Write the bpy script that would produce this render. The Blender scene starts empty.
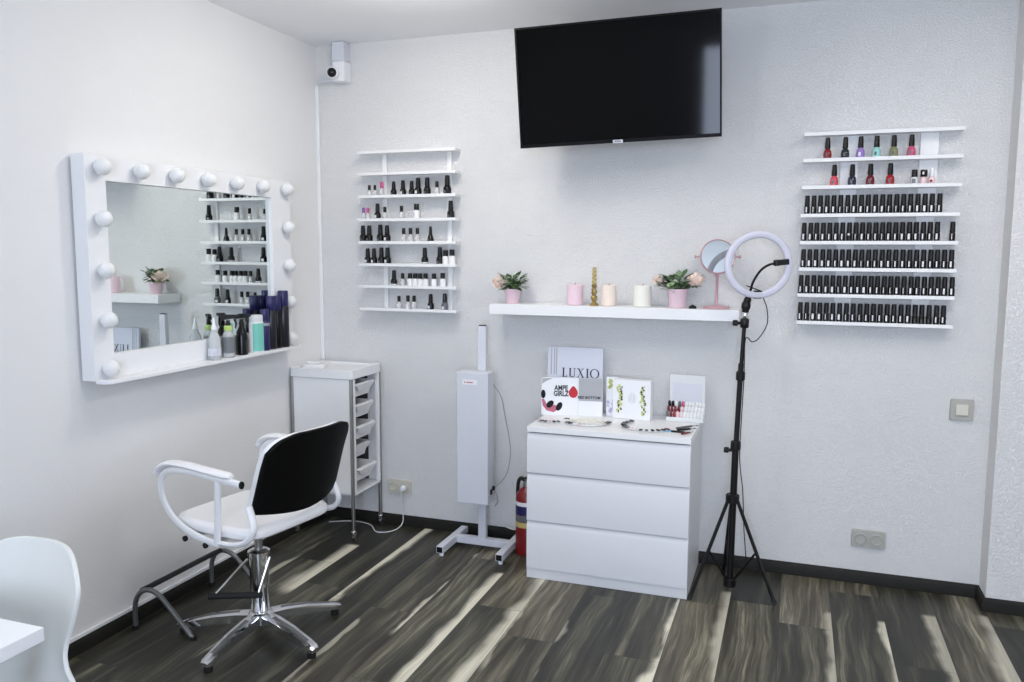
import bpy, bmesh, math, random
from mathutils import Vector, Matrix
random.seed(7)
S = bpy.context.scene
COL = S.collection
PI = math.pi

# ------------------------------------------------------------------ materials
def srgb(r, g, b):
    f = lambda c: (c/255/12.92) if c/255 <= .04045 else ((c/255+.055)/1.055)**2.4
    return (f(r), f(g), f(b), 1)

class NT:
    """small helper for node trees"""
    def __init__(s, nt): s.nt = nt
    def new(s, t, **kw):
        n = s.nt.nodes.new(t)
        for k, v in kw.items(): setattr(n, k, v)
        return n
    def link(s, a, b): s.nt.links.new(a, b)
    def put(s, sock, v):
        if isinstance(v, bpy.types.NodeSocket): s.link(v, sock)
        else: sock.default_value = v
    def m(s, op, a, b=None, c=None, clamp=False):
        n = s.new('ShaderNodeMath', operation=op, use_clamp=clamp)
        for i, v in enumerate((a, b, c)):
            if v is not None: s.put(n.inputs[i], v)
        return n.outputs[0]
    def step(s, x, lo, hi):
        n = s.new('ShaderNodeMapRange', interpolation_type='SMOOTHSTEP')
        s.put(n.inputs[0], x); s.put(n.inputs[1], lo); s.put(n.inputs[2], hi)
        n.inputs[3].default_value = 0; n.inputs[4].default_value = 1
        return n.outputs[0]
    def mix(s, f, a, b):
        n = s.new('ShaderNodeMix', data_type='RGBA')
        s.put(n.inputs[0], f); s.put(n.inputs[6], a); s.put(n.inputs[7], b)
        return n.outputs[2]
    def vec(s, x, y, z):
        n = s.new('ShaderNodeCombineXYZ')
        s.put(n.inputs[0], x); s.put(n.inputs[1], y); s.put(n.inputs[2], z)
        return n.outputs[0]
    def noise(s, v, scale, detail=4, rough=.5, dist=0):
        n = s.new('ShaderNodeTexNoise')
        if v is not None: s.link(v, n.inputs['Vector'])
        n.inputs['Scale'].default_value = scale; n.inputs['Detail'].default_value = detail
        n.inputs['Roughness'].default_value = rough; n.inputs['Distortion'].default_value = dist
        return n.outputs[0]

def principled(name):
    m = bpy.data.materials.new(name); m.use_nodes = True
    return m, NT(m.node_tree), m.node_tree.nodes['Principled BSDF']

def mat(name, col, rough=.5, metal=0, spec=.5, trans=0, coat=0, vary=.04, bump=0, bscale=60, ior=None):
    """procedural material: a colour broken up by a little noise"""
    m, n, p = principled(name)
    tc = n.new('ShaderNodeTexCoord').outputs['Object']
    nz = n.noise(tc, bscale, 3)
    c = srgb(*col)
    k = n.m('MULTIPLY_ADD', nz, 2*vary, 1-vary)
    mul = n.new('ShaderNodeVectorMath', operation='SCALE')
    mul.inputs[0].default_value = c[:3]; n.link(k, mul.inputs[3])
    n.link(mul.outputs[0], p.inputs['Base Color'])
    p.inputs['Roughness'].default_value = rough; p.inputs['Metallic'].default_value = metal
    p.inputs['Specular IOR Level'].default_value = spec
    p.inputs['Transmission Weight'].default_value = trans
    p.inputs['Coat Weight'].default_value = coat
    if ior: p.inputs['IOR'].default_value = ior
    if bump:
        b = n.new('ShaderNodeBump'); b.inputs['Strength'].default_value = bump; b.inputs['Distance'].default_value = .004
        n.link(nz, b.inputs['Height']); n.link(b.outputs[0], p.inputs['Normal'])
    return m

def plaster(name, col, strength=.5):
    m, n, p = principled(name)
    tc = n.new('ShaderNodeTexCoord').outputs['Object']
    fine = n.noise(tc, 120, 5, .65)
    blot = n.noise(tc, 2.2, 3)
    grain = n.step(fine, .40, .66)
    h = n.m('MULTIPLY_ADD', grain, .9, n.m('MULTIPLY', n.noise(tc, 34, 2), .22))
    k = n.m('MULTIPLY_ADD', blot, .05, .975)
    mul = n.new('ShaderNodeVectorMath', operation='SCALE'); mul.inputs[0].default_value = srgb(*col)[:3]
    n.link(k, mul.inputs[3]); n.link(mul.outputs[0], p.inputs['Base Color'])
    p.inputs['Roughness'].default_value = .85; p.inputs['Specular IOR Level'].default_value = .25
    b = n.new('ShaderNodeBump'); b.inputs['Strength'].default_value = strength; b.inputs['Distance'].default_value = .0028
    n.link(h, b.inputs['Height']); n.link(b.outputs[0], p.inputs['Normal'])
    return m

def floor_material():
    m, n, p = principled('laminate_planks')
    tc = n.new('ShaderNodeTexCoord').outputs['Object']
    sp = n.new('ShaderNodeSeparateXYZ'); n.link(tc, sp.inputs[0]); x, y = sp.outputs[0], sp.outputs[1]
    W, L = .2235, 1.30
    xs = n.m('DIVIDE', n.m('ADD', x, 10*W-.020), W)
    i = n.m('FLOOR', xs)
    wn = n.new('ShaderNodeTexWhiteNoise', noise_dimensions='1D'); n.link(i, wn.inputs['W'])
    ys = n.m('DIVIDE', n.m('ADD', n.m('MULTIPLY_ADD', wn.outputs[0], L*3, 20), y), L)
    j = n.m('FLOOR', ys)
    wn2 = n.new('ShaderNodeTexWhiteNoise', noise_dimensions='2D'); n.link(n.vec(i, j, 0), wn2.inputs['Vector'])
    rnd = wn2.outputs[0]
    z = n.m('MULTIPLY', rnd, 37)
    bend = n.noise(n.vec(n.m('MULTIPLY', x, 2.6), n.m('MULTIPLY', y, 1.6), z), 1, 3)
    xb = n.m('MULTIPLY_ADD', bend, .10, x)
    broad = n.noise(n.vec(n.m('MULTIPLY', xb, 13), n.m('MULTIPLY', y, .9), z), 1, 3, .5, .3)
    fine = n.noise(n.vec(n.m('MULTIPLY', xb, 120), n.m('MULTIPLY', y, 3.0), z), 1, 5, .65, .3)
    fibre = n.noise(n.vec(n.m('MULTIPLY', xb, 40), n.m('MULTIPLY', y, 1.5), z), 1, 4, .6, .2)
    v = n.m('ADD', n.m('MULTIPLY', broad, .95), n.m('MULTIPLY', fine, .62))
    v = n.m('ADD', v, n.m('MULTIPLY', fibre, .55))
    v = n.m('ADD', v, n.m('MULTIPLY_ADD', rnd, .26, -.785))
    cr = n.new('ShaderNodeValToRGB'); n.link(v, cr.inputs[0])
    e = cr.color_ramp.elements
    e[0].position = .20; e[0].color = srgb(35, 34, 28)
    e[1].position = .84; e[1].color = srgb(190, 182, 160)
    for pos, c in ((.36, (54, 53, 44)), (.47, (77, 75, 62)), (.58, (104, 101, 85)), (.70, (146, 142, 122))):
        q = e.new(pos); q.color = srgb(*c)
    col = cr.outputs[0]
    # a few warmer brown planks among the grey ones
    col = n.mix(n.m('MULTIPLY', n.step(wn2.outputs[0], .45, .9), .38), col, n.mix(.5, col, srgb(98, 82, 66)))
    # pale sapwood along some plank edges: (edge number, side, width, near end, far end, strength)
    bands = [(3, 1, .050, -1.10, .3, .95), (2, -1, .085, -1.05, -.40, .90), (6, -1, .060, -2.0, -.50, 1.0), (7, -1, .055, -2.0, -.44, .75),
             (5, -1, .024, -1.25, -.28, .85), (7, 1, .022, -1.4, -.45, .5), (10, -1, .042, -1.9, -.50, 1.0), (11, -1, .050, -1.2, -.34, .55),
             (13, -1, .030, -1.7, -.42, .45), (14, -1, .034, -1.7, -.44, .75), (15, -1, .045, -1.7, -.30, .45), (16, -1, .060, -1.6, -.22, .60),
             (2, 1, .018, -2.0, -1.3, .45), (4, 1, .018, -2.0, -1.2, .4), (1, -1, .03, -1.0, -.35, .5), (8, 1, .024, -2.0, -.9, .35)]
    wob = n.noise(n.vec(n.m('MULTIPLY', x, 3), n.m('MULTIPLY', y, 2.1), 3.3), 1, 3, .55)
    wob = n.m('ADD', n.m('MULTIPLY_ADD', wob, .15, -.070), n.m('MULTIPLY_ADD', fine, .030, -.015))
    tot = None
    for k, sd, wd, y0, y1, st in bands:
        d = n.m('MULTIPLY', n.m('SUBTRACT', x, .020+k*W), sd)
        a = n.m('MULTIPLY', n.step(d, -.001, .002), n.m('SUBTRACT', 1, n.step(n.m('ADD', d, wob), wd*.35, wd*1.25)))
        a = n.m('MULTIPLY', a, n.step(y, y0-.06, y0+.06))
        a = n.m('MULTIPLY', a, n.m('SUBTRACT', 1, n.step(y, y1-.02, y1+.02)))
        a = n.m('MULTIPLY', a, st)
        tot = a if tot is None else n.m('MAXIMUM', tot, a)
    tot = n.m('MULTIPLY', tot, n.m('MULTIPLY_ADD', fibre, 1.5, .28), clamp=True)
    col = n.mix(tot, col, srgb(224, 219, 198))
    # joints
    fx = n.m('ABSOLUTE', n.m('SUBTRACT', n.m('FRACT', xs), .5)); fy = n.m('ABSOLUTE', n.m('SUBTRACT', n.m('FRACT', ys), .5))
    seam = n.m('MAXIMUM', n.step(fx, .490, .497), n.step(fy, .4985, .4995))
    col = n.mix(n.m('MULTIPLY', seam, .65), col, srgb(30, 27, 25))
    n.link(col, p.inputs['Base Color'])
    n.link(n.m('MULTIPLY_ADD', fine, .25, .30), p.inputs['Roughness'])
    p.inputs['Specular IOR Level'].default_value = .42
    b = n.new('ShaderNodeBump'); b.inputs['Strength'].default_value = .25; b.inputs['Distance'].default_value = .001
    n.link(n.m('SUBTRACT', fine, seam), b.inputs['Height']); n.link(b.outputs[0], p.inputs['Normal'])
    return m

M = {}
M['wall'] = plaster('white_roughcast_plaster', (238, 238, 237), 1.0)
M['wallL'] = plaster('white_smooth_plaster', (236, 236, 235), .25)
M['ceiling'] = mat('ceiling_paint', (247, 248, 250), .9, spec=.2, vary=.01)
M['floor'] = floor_material()
M['skirt'] = mat('dark_wood_skirting', (31, 30, 26), .6, spec=.25, vary=.25, bscale=18)
M['white'] = mat('white_lacquer', (240, 241, 242), .35, vary=.01)
M['whitematt'] = mat('white_painted_board', (240, 241, 241), .55, vary=.015)
M['whiteplastic'] = mat('white_plastic', (240, 242, 244), .3, vary=.01)
M['melamine'] = mat('greyish_white_melamine', (219, 221, 224), .45, vary=.01)
M['greywhite'] = mat('pale_grey_white_metal', (214, 217, 225), .35, vary=.01)
M['shell'] = mat('white_polypropylene', (218, 220, 216), .38, vary=.01)
M['leather'] = mat('white_leatherette', (240, 240, 241), .42, vary=.02, bump=.15, bscale=260)
M['blackleather'] = mat('black_leatherette', (8, 8, 8), .55, vary=.15, bump=.2, bscale=260, spec=.12)
M['black'] = mat('black_plastic', (13, 13, 14), .42, vary=.1, spec=.35)
M['rubber'] = mat('black_rubber', (22, 22, 22), .7, vary=.1)
M['gloss_black'] = mat('glossy_black_lacquer', (10, 10, 11), .25, vary=.1, spec=.35)
M['chrome'] = mat('chrome', (225, 226, 228), .12, metal=1, vary=.02)
M['steel'] = mat('brushed_steel', (170, 170, 168), .32, metal=1, vary=.06)
M['greytube'] = mat('grey_coated_tube', (120, 121, 120), .35, metal=.6, vary=.05)
M['mirror'] = mat('mirror_glass', (226, 232, 230), .015, metal=1, vary=0)
M['bulb'] = mat('opal_bulb_glass', (230, 232, 232), .35, vary=.01)
for n_, v_ in (('Subsurface Weight', 1.0), ('Subsurface Scale', .05)): M['bulb'].node_tree.nodes['Principled BSDF'].inputs[n_].default_value = v_
M['bulb'].node_tree.nodes['Principled BSDF'].inputs['Subsurface Radius'].default_value = (1, 1, 1)
M['screen'] = mat('dark_screen_glass', (2, 2, 3), .06, spec=.13, vary=0)
M['bezel'] = mat('black_screen_frame', (6, 6, 7), .45, vary=.05, spec=.12)
M['silver'] = mat('silver_badge', (175, 176, 180), .35, metal=.5, vary=.02)
M['tray'] = mat('white_tray_plastic', (238, 239, 240), .4, vary=.01)
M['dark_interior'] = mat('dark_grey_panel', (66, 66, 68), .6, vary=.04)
M['pinkpot'] = mat('pink_ceramic', (230, 202, 212), .45, vary=.02)
M['pinkwax'] = mat('pink_wax', (233, 206, 217), .55, vary=.03)
M['peachwax'] = mat('peach_wax', (240, 225, 212), .55, vary=.03)
M['ivorywax'] = mat('ivory_wax', (237, 236, 227), .55, vary=.02)
M['wick'] = mat('candle_wick', (90, 80, 70), .8)
M['gold'] = mat('gold_leaf_stem', (160, 140, 84), .4, metal=.5, vary=.25, bscale=120)
M['leafgreen'] = mat('leaf_green', (74, 104, 62), .5, vary=.25, bscale=40)
M['leafpale'] = mat('leaf_pale', (168, 190, 150), .5, vary=.15, bscale=40)
M['petal'] = mat('peach_petal', (246, 226, 212), .6, vary=.08, bscale=60)
M['petalw'] = mat('white_petal', (240, 240, 228), .6, vary=.05)
M['stem'] = mat('stem_green', (96, 122, 70), .6)
M['soil'] = mat('moss_green', (70, 84, 52), .9, vary=.3)
M['pinkmetal'] = mat('rose_pink_metal', (208, 164, 172), .3, metal=.25, vary=.02)
M['diffuser'] = mat('ring_diffuser', (208, 208, 222), .32, vary=.01)
M['red'] = mat('red_cylinder_paint', (118, 18, 22), .3, vary=.05)
M['darktext'] = mat('dark_print', (40, 40, 46), .6)
M['greytext'] = mat('grey_print', (175, 178, 186), .6)
M['redprint'] = mat('red_print', (196, 30, 44), .5)
M['roseprint'] = mat('rose_print', (192, 104, 124), .5)
M['paper'] = mat('white_card', (240, 241, 244), .5, vary=.01)
M['paperblue'] = mat('pale_silver_card', (214, 218, 230), .45, vary=.01)
M['greycard'] = mat('grey_card', (172, 174, 178), .5, vary=.04, bscale=12)
M['limeprint'] = mat('lime_flower_print', (204, 210, 138), .6, vary=.2, bscale=200)
M['lilacprint'] = mat('lilac_flower_print', (200, 194, 224), .6, vary=.08, bscale=200)
M['greenprint'] = mat('dark_green_print', (72, 84, 62), .6, vary=.2, bscale=200)
M['acrylic'] = mat('frosted_acrylic', (226, 229, 230), .25, vary=.01)
M['beige'] = mat('beige_socket_plastic', (206, 204, 188), .35, vary=.02)
M['socketgrey'] = mat('grey_beige_socket_plastic', (176, 176, 168), .35, vary=.02)
M['socketin'] = mat('hollow_shade', (92, 92, 84), .4, vary=.03)
M['rocker'] = mat('ivory_rocker', (208, 206, 192), .35, vary=.02)
M['clear'] = mat('clear_plastic', (236, 240, 242), .18, trans=.55, vary=0, ior=1.3)
M['clearvarnish'] = mat('clear_varnish_glass', (232, 232, 232), .15, trans=.35, vary=0)
M['whitevarnish'] = mat('white_varnish', (236, 236, 236), .25, vary=.01)
M['whitelabel'] = mat('white_label', (232, 233, 236), .5, vary=.05, bscale=300)
M['navy'] = mat('navy_can', (36, 34, 88), .3, vary=.05)
M['navyblack'] = mat('black_navy_can', (20, 19, 30), .28, vary=.1)
M['mint'] = mat('mint_label', (128, 212, 196), .4, vary=.02)
M['limecap'] = mat('lime_collar', (200, 226, 130), .4)
M['greylabel'] = mat('grey_label_print', (120, 124, 128), .5, vary=.2, bscale=120)
M['blue_tag'] = mat('sky_blue_tag', (120, 190, 226), .5)
M['yellow'] = mat('yellow_label', (190, 172, 112), .5)
M['cable_white'] = mat('white_cable', (226, 226, 224), .5)
M['cable_grey'] = mat('grey_cable', (165, 168, 168), .5)
M['purple'] = mat('violet_cap', (120, 80, 160), .35)
M['magentacap'] = mat('magenta_cap', (196, 70, 130), .35)
for k, c in dict(nred=(140, 26, 38), nteal=(24, 38, 42), nlav=(158, 128, 196), nmint=(156, 214, 208), nolive=(132, 134, 92), npink=(200, 84, 120),
                 ncoral=(212, 78, 92), nnavy=(38, 38, 66), nwine=(110, 14, 30), nscarlet=(158, 18, 32), nblush=(232, 204, 204), ngrey=(96, 98, 102)).items():
    M[k] = mat('lacquer_'+k[1:], c, .2, vary=.02, coat=.3)

# ------------------------------------------------------------------ mesh builder
class MB:
    def __init__(s): s.v = []; s.f = []; s.mi = []; s.cur = 0
    def add(s, vs, fs):
        o = len(s.v); s.v += [tuple(v) for v in vs]
        for f in fs: s.f.append(tuple(i+o for i in f)); s.mi.append(s.cur)
        return s
    def box(s, x0, x1, y0, y1, z0, z1, T=None):
        vs = [Vector(p) for p in ((x0,y0,z0),(x1,y0,z0),(x1,y1,z0),(x0,y1,z0),(x0,y0,z1),(x1,y0,z1),(x1,y1,z1),(x0,y1,z1))]
        if T: vs = [T @ v for v in vs]
        return s.add(vs, [(3,2,1,0),(4,5,6,7),(0,1,5,4),(1,2,6,5),(2,3,7,6),(3,0,4,7)])
    def loft(s, rings, closed=True, caps=True, loop=False):
        n = len(rings[0]); vs = [p for r in rings for p in r]; fs = []
        R = len(rings)
        for a in range(R if loop else R-1):
            b = (a+1) % R
            for k in range(n if closed else n-1):
                q = (k+1) % n
                fs.append((a*n+k, a*n+q, b*n+q, b*n+k))
        if caps and not loop: fs += [tuple(range(n))[::-1], tuple(range((R-1)*n, R*n))]
        return s.add(vs, fs)
    def tube(s, pts, r, n=10, closed=False, ry=None, up=None):
        pts = [Vector(p) for p in pts]; N = len(pts)
        T = []
        for i in range(N):
            a = pts[(i-1) % N] if (closed or i > 0) else pts[i]
            b = pts[(i+1) % N] if (closed or i < N-1) else pts[i]
            T.append((b-a).normalized())
        u = Vector(up) if up else (Vector((0,0,1)) if abs(T[0].z) < .9 else Vector((1,0,0)))
        rings = []
        for i in range(N):
            u = (u - T[i]*u.dot(T[i])).normalized(); w = T[i].cross(u)
            ra = r[i] if isinstance(r, (list, tuple)) else r
            rb = ra if ry is None else (ry[i] if isinstance(ry, (list, tuple)) else ry)
            rings.append([pts[i] + u*(ra*math.cos(2*PI*k/n)) + w*(rb*math.sin(2*PI*k/n)) for k in range(n)])
        return s.loft(rings, caps=not closed, loop=closed)
    def lathe(s, prof, n=20, c=(0,0,0), T=None, sx=1, sy=1):
        rings = []
        for r, z in prof:
            ring = [Vector((c[0]+sx*r*math.cos(2*PI*k/n), c[1]+sy*r*math.sin(2*PI*k/n), c[2]+z)) for k in range(n)]
            if T: ring = [T @ p for p in ring]
            rings.append(ring)
        return s.loft(rings)
    def prism(s, poly, f0, f1):
        """poly 2D list; f0/f1 map (a,b)->3D"""
        n = len(poly); vs = [f0(*p) for p in poly] + [f1(*p) for p in poly]
        fs = [tuple(range(n))[::-1], tuple(range(n, 2*n))] + [(k, (k+1) % n, n+(k+1) % n, n+k) for k in range(n)]
        return s.add(vs, fs)
    def mesh(s, name, mats, ang=38):
        me = bpy.data.meshes.new(name); me.from_pydata(s.v, [], s.f)
        for m in (mats if isinstance(mats, (list, tuple)) else [mats]): me.materials.append(m)
        for p, i in zip(me.polygons, s.mi): p.material_index = i
        bm = bmesh.new(); bm.from_mesh(me); bmesh.ops.recalc_face_normals(bm, faces=bm.faces); bm.to_mesh(me); bm.free()
        me.polygons.foreach_set('use_smooth', [True]*len(me.polygons)); me.set_sharp_from_angle(angle=math.radians(ang))
        return me
    def build(s, name, mats, parent=None, bevel=0, seg=2, label=None, loc=None, ang=38):
        o = bpy.data.objects.new(name, s.mesh(name, mats, ang)); COL.objects.link(o)
        if parent: o.parent = parent
        if loc: o.location = loc
        if bevel:
            b = o.modifiers.new('edge', 'BEVEL'); b.width = bevel; b.segments = seg; b.limit_method = 'ANGLE'; b.angle_limit = math.radians(35); b.harden_normals = False
        if label: o['label'] = label
        return o

def tag(o, label, cat, group=None):
    o['label'] = label; o['category'] = cat
    if group: o['group'] = group
    return o
def thing(name, label, cat, loc=(0,0,0), rz=0, group=None):
    o = bpy.data.objects.new(name, None); COL.objects.link(o); o.empty_display_size = .05
    o.location = loc; o.rotation_euler = (0,0,rz)
    return tag(o, label, cat, group)
def struct(name, mb, m, bevel=0):
    o = mb.build(name, m, bevel=bevel); o['kind'] = 'structure'; return o
def copy_tree(o, parent=None):
    c = o.copy(); COL.objects.link(c)
    if parent: c.parent = parent
    for ch in list(o.children): copy_tree(ch, c)
    return c
def B(x0, x1, y0, y1, z0, z1): return MB().box(x0, x1, y0, y1, z0, z1)
def arc(c, r, a0, a1, n, f):
    return [f(c[0]+r*math.cos(a0+(a1-a0)*k/n), c[1]+r*math.sin(a0+(a1-a0)*k/n)) for k in range(n+1)]
def bez(pts, n=8):
    """Catmull-Rom through pts"""
    P = [Vector(p) for p in pts]; P = [2*P[0]-P[1]] + P + [2*P[-1]-P[-2]]; out = []
    for i in range(1, len(P)-2):
        for k in range(n):
            t = k/n
            out.append(.5*((2*P[i]) + (P[i+1]-P[i-1])*t + (2*P[i-1]-5*P[i]+4*P[i+1]-P[i+2])*t*t + (3*P[i]-P[i-1]-3*P[i+1]+P[i+2])*t**3))
    out.append(P[-2]); return out
def rrect(w, h, r, n=5):
    """rounded rectangle outline centred on 0"""
    o = []
    for cx, cy, a in ((w/2-r, h/2-r, 0), (-w/2+r, h/2-r, PI/2), (-w/2+r, -h/2+r, PI), (w/2-r, -h/2+r, 1.5*PI)):
        o += [(cx+r*math.cos(a+PI/2*k/n), cy+r*math.sin(a+PI/2*k/n)) for k in range(n+1)]
    return o
def words(name, text, size, m, parent, loc, rot, align='CENTER', bold=0, xs=1):
    cu = bpy.data.curves.new(name, 'FONT'); cu.body = text; cu.size = size; cu.align_x = align; cu.extrude = .0003; cu.offset = bold
    tmp = bpy.data.objects.new(name, cu); COL.objects.link(tmp)
    dg = bpy.context.evaluated_depsgraph_get()
    me = bpy.data.meshes.new_from_object(tmp.evaluated_get(dg)); bpy.data.objects.remove(tmp)
    me.materials.clear(); me.materials.append(m)
    o = bpy.data.objects.new(name, me); COL.objects.link(o); o.parent = parent; o.location = loc; o.rotation_euler = rot; o.scale = (xs, 1, 1)
    return o

# ------------------------------------------------------------------ setting
H = 2.825; PX = 3.5965; PD = .1476; XR = 5.2; YR = -6.2
struct('floor', B(-.1, XR+.1, YR-.1, .1, -.1, 0), M['floor'])
struct('ceiling', B(-.1, XR+.1, YR-.1, .1, H, H+.1), M['ceiling'])
struct('wall_left', B(-.1, 0, YR-.1, .1, 0, H), M['wallL'])
struct('wall_back', B(0, PX+.02, 0, .1, 0, H), M['wall'])
struct('wall_pier', B(PX, XR, -PD, .1, 0, H), M['wall'])
struct('wall_right', B(XR, XR+.1, YR-.1, .1, 0, H), M['wall'])
wx0, wx1, wz0, wz1 = 2.52, 3.50, .85, 2.45
mb = MB(); mb.box(0, wx0, YR-.1, YR, 0, H); mb.box(wx1, XR, YR-.1, YR, 0, H); mb.box(wx0, wx1, YR-.1, YR, 0, wz0); mb.box(wx0, wx1, YR-.1, YR, wz1, H)
struct('wall_rear', mb, M['wall'])
mb = MB()
for x0, x1, z0, z1 in ((wx0, wx0+.05, wz0, wz1), (wx1-.05, wx1, wz0, wz1), (wx0, wx1, wz0, wz0+.05), (wx0, wx1, wz1-.05, wz1)):
    mb.box(x0, x1, YR-.07, YR-.02, z0, z1)
struct('window_1', mb, M['white'], .004)
mb = MB()
for y0, y1, z0, z1 in ((-5.52, -5.45, .88, 2.32), (-3.95, -3.88, .88, 2.32), (-5.45, -3.95, .88, .95), (-5.45, -3.95, 2.25, 2.32)):
    mb.box(.0005, .045, y0, y1, z0, z1)
struct('fill_light_frame', mb, M['white'], .004)  # frame added around the unseen fill light; the wall behind is solid
def skirt(name, pts):
    """skirting profile swept along a floor polyline (inside corner to inside corner)"""
    mb = MB(); prof = [(0, 0), (.016, 0), (.016, .045), (.011, .056), (.004, .062), (0, .062)]
    pts = [Vector((p[0], p[1], 0)) for p in pts]; rings = []
    for i, p in enumerate(pts):
        d0 = (pts[i]-pts[i-1]).normalized() if i else (pts[1]-pts[0]).normalized()
        d1 = (pts[i+1]-pts[i]).normalized() if i < len(pts)-1 else d0
        n0 = Vector((d0.y, -d0.x, 0)); n1 = Vector((d1.y, -d1.x, 0)); nn = (n0+n1); nn = nn/(nn.dot(n0))
        rings.append([p + nn*a + Vector((0, 0, b)) for a, b in prof])
    mb.loft(rings); return struct(name, mb, M['skirt'])
skirt('baseboard_left', [(0, YR), (0, 0)])
skirt('baseboard_back', [(0, 0), (PX, 0), (PX, -PD), (XR, -PD)])
struct('trim_1', B(0.0, .022, -.016, 0, .06, 2.60), M['white'], .003)       # cable trunking in the corner
struct('trim_2', B(0.0, .010, -6.0, 0, .062, .078), M['white'], .002)       # pale bead above the left skirting

# ------------------------------------------------------------------ vanity mirror
t = thing('vanity_mirror', 'large white framed vanity mirror with round bulbs on the left wall', 'mirror', (0, 0, 0))
Y0, Y1, Z0, Z1 = -1.775, -.41, 1.115, 2.015; iy0, iy1, iz0, iz1 = -1.672, -.578, 1.217, 1.917; D0, D1 = .012, .08
rings = []
for x, (a0, a1, b0, b1) in ((D0, (Y0, Y1, Z0, Z1)), (D1, (Y0, Y1, Z0, Z1)), (D1, (iy0, iy1, iz0, iz1)), (D0, (iy0, iy1, iz0, iz1))):
    rings.append([(x, a0, b0), (x, a1, b0), (x, a1, b1), (x, a0, b1)])
mb = MB(); mb.loft(rings, loop=True); mb.build('mirror_frame', M['white'], t, bevel=.002)
B(.001, D0, Y0+.03, Y1-.03, Z0+.03, Z1-.03).build('backing_board', M['dark_interior'], t)
B(.055, .060, iy0+.0005, iy1-.0005, iz0+.0005, iz1-.0005).build('mirror_glass', M['mirror'], t)
poly = [(.0802, -1.774), (.125, -1.772)] + [(.125+.025*math.sin(a), -1.747-.025*math.cos(a)) for a in (.3, .6, .9, 1.2, PI/2)] + [(.150, -.44), (.0802, -.44)]
mb = MB().prism(poly, lambda a, b: (a, b, 1.106), lambda a, b: (a, b, 1.122)); mb.build('ledge', M['white'], t, bevel=.002)
bulb = MB().lathe([(.0005, -.0335)] + [(.0335*math.cos(a), .0335*math.sin(a)) for a in [(-80+k*16)*PI/180 for k in range(11)]] + [(.0005, .0335)], 20).mesh('bulb', M['bulb'])
sock = MB().lathe([(.017, -.036), (.017, -.028), (.0155, -.012), (.012, -.012)], 16, T=Matrix.Rotation(PI/2, 4, 'Y')).mesh('socket', M['whiteplastic'])
spots = [(-1.715+k*(1.24/6), 1.968) for k in range(7)]
spots += [(y, z) for z in (1.764, 1.560, 1.360, 1.163) for y in (-1.72, -.47)]
for y, z in spots:
    b = bpy.data.objects.new('bulb', bulb); COL.objects.link(b); b.parent = t; b.location = (.110, y, z)
    s_ = bpy.data.objects.new('socket', sock); COL.objects.link(s_); s_.parent = b

# ------------------------------------------------------------------ bottles on the mirror ledge
LZ = 1.1225
def lathe_part(name, prof, m, parent, n=20, **k): return MB().lathe(prof, n, **k).build(name, m, parent)
G = 'hair products on the mirror ledge'
t = thing('dispenser_bottle', 'translucent white cone shaped bottle, first on the mirror ledge from the camera end', 'bottle', (.114, -1.105, LZ), 0, G)
lathe_part('bottle_body', [(.027, 0), (.030, .004), (.030, .07), (.026, .105), (.014, .135), (.011, .142)], M['clear'], t)
lathe_part('nozzle', [(.013, .142), (.013, .156), (.008, .165), (.004, .198), (.002, .2)], M['whiteplastic'], t)
lathe_part('print_band', [(.0303, .02), (.0306, .021), (.0306, .055), (.0303, .056)], M['greywhite'], t)
def sprayer(parent, z, m, r=.013, a=1.0):
    mb = MB()
    mb.lathe([(r, z), (r, z+.014), (r*.75, z+.018), (r*.7, z+.03)], 16)
    pr = [(-.026*a, z+.03), (.045*a, z+.042), (.048*a, z+.05), (.04*a, z+.056), (-.012*a, z+.058), (-.030*a, z+.046)]
    mb.prism(pr, lambda p, q: (-.009, -p, q), lambda p, q: (.009, -p, q))
    mb.build('spray_head', m, parent, bevel=.002)
    tr = [(.020*a, z+.037), (.030*a, z+.037), (.036*a, z+.012), (.030*a, z-.012), (.026*a, z-.010), (.028*a, z+.012)]
    MB().prism(tr, lambda p, q: (-.006, -p, q), lambda p, q: (.006, -p, q)).build('trigger', m, parent, bevel=.0015)
t = thing('spray_bottle', 'clear spray bottle with lime collar and black trigger head on mirror ledge', 'bottle', (.116, -1.005, LZ), 2.3, G)
lathe_part('bottle_body', [(.024, 0), (.028, .004), (.028, .105), (.020, .125), (.012, .132), (.012, .145)], M['clear'], t)
lathe_part('collar', [(.019, .130), (.020, .132), (.020, .150), (.015, .155)], M['limecap'], t)
lathe_part('printed_label', [(.0283, .022), (.0286, .024), (.0286, .098), (.0283, .1)], M['greylabel'], t)
sprayer(t, .150, M['black'], .013, 1.2)
t = thing('spray_bottle', 'black spray bottle with black trigger, between the lime collared spray and the mint tube', 'bottle', (.117, -.905, LZ), 2.0, G)
lathe_part('bottle_body', [(.025, 0), (.029, .004), (.029, .085), (.024, .115), (.013, .14), (.011, .15)], M['gloss_black'], t)
mb = MB(); mb.loft([[(.0296*math.cos(a), .0296*math.sin(a), z) for a in [-2.2+k*.16 for k in range(10)]] for z in (.012, .075)], closed=False, caps=False)
mb.build('printed_label', M['dark_interior'], t)
sprayer(t, .148, M['black'], .013, 1.0)
t = thing('shampoo_tube', 'white bottle with a mint green label standing on the mirror ledge', 'bottle', (.114, -.785, LZ), 0, G)
mb = MB(); mb.loft([[(p[0]*a, p[1]*b, z) for p in rrect(.056, .075, .022)] for z, a, b in ((0, .96, .96), (.004, 1, 1), (.150, 1, 1), (.158, .9, .9))]); mb.build('bottle_body', M['whiteplastic'], t)
mb = MB(); mb.loft([[(p[0]*1.014, p[1]*1.014, z) for p in rrect(.056, .075, .022)[18:]+rrect(.056, .075, .022)[:6]] for z in (.006, .148)], closed=False, caps=False); mb.build('mint_label', M['mint'], t)
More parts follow.
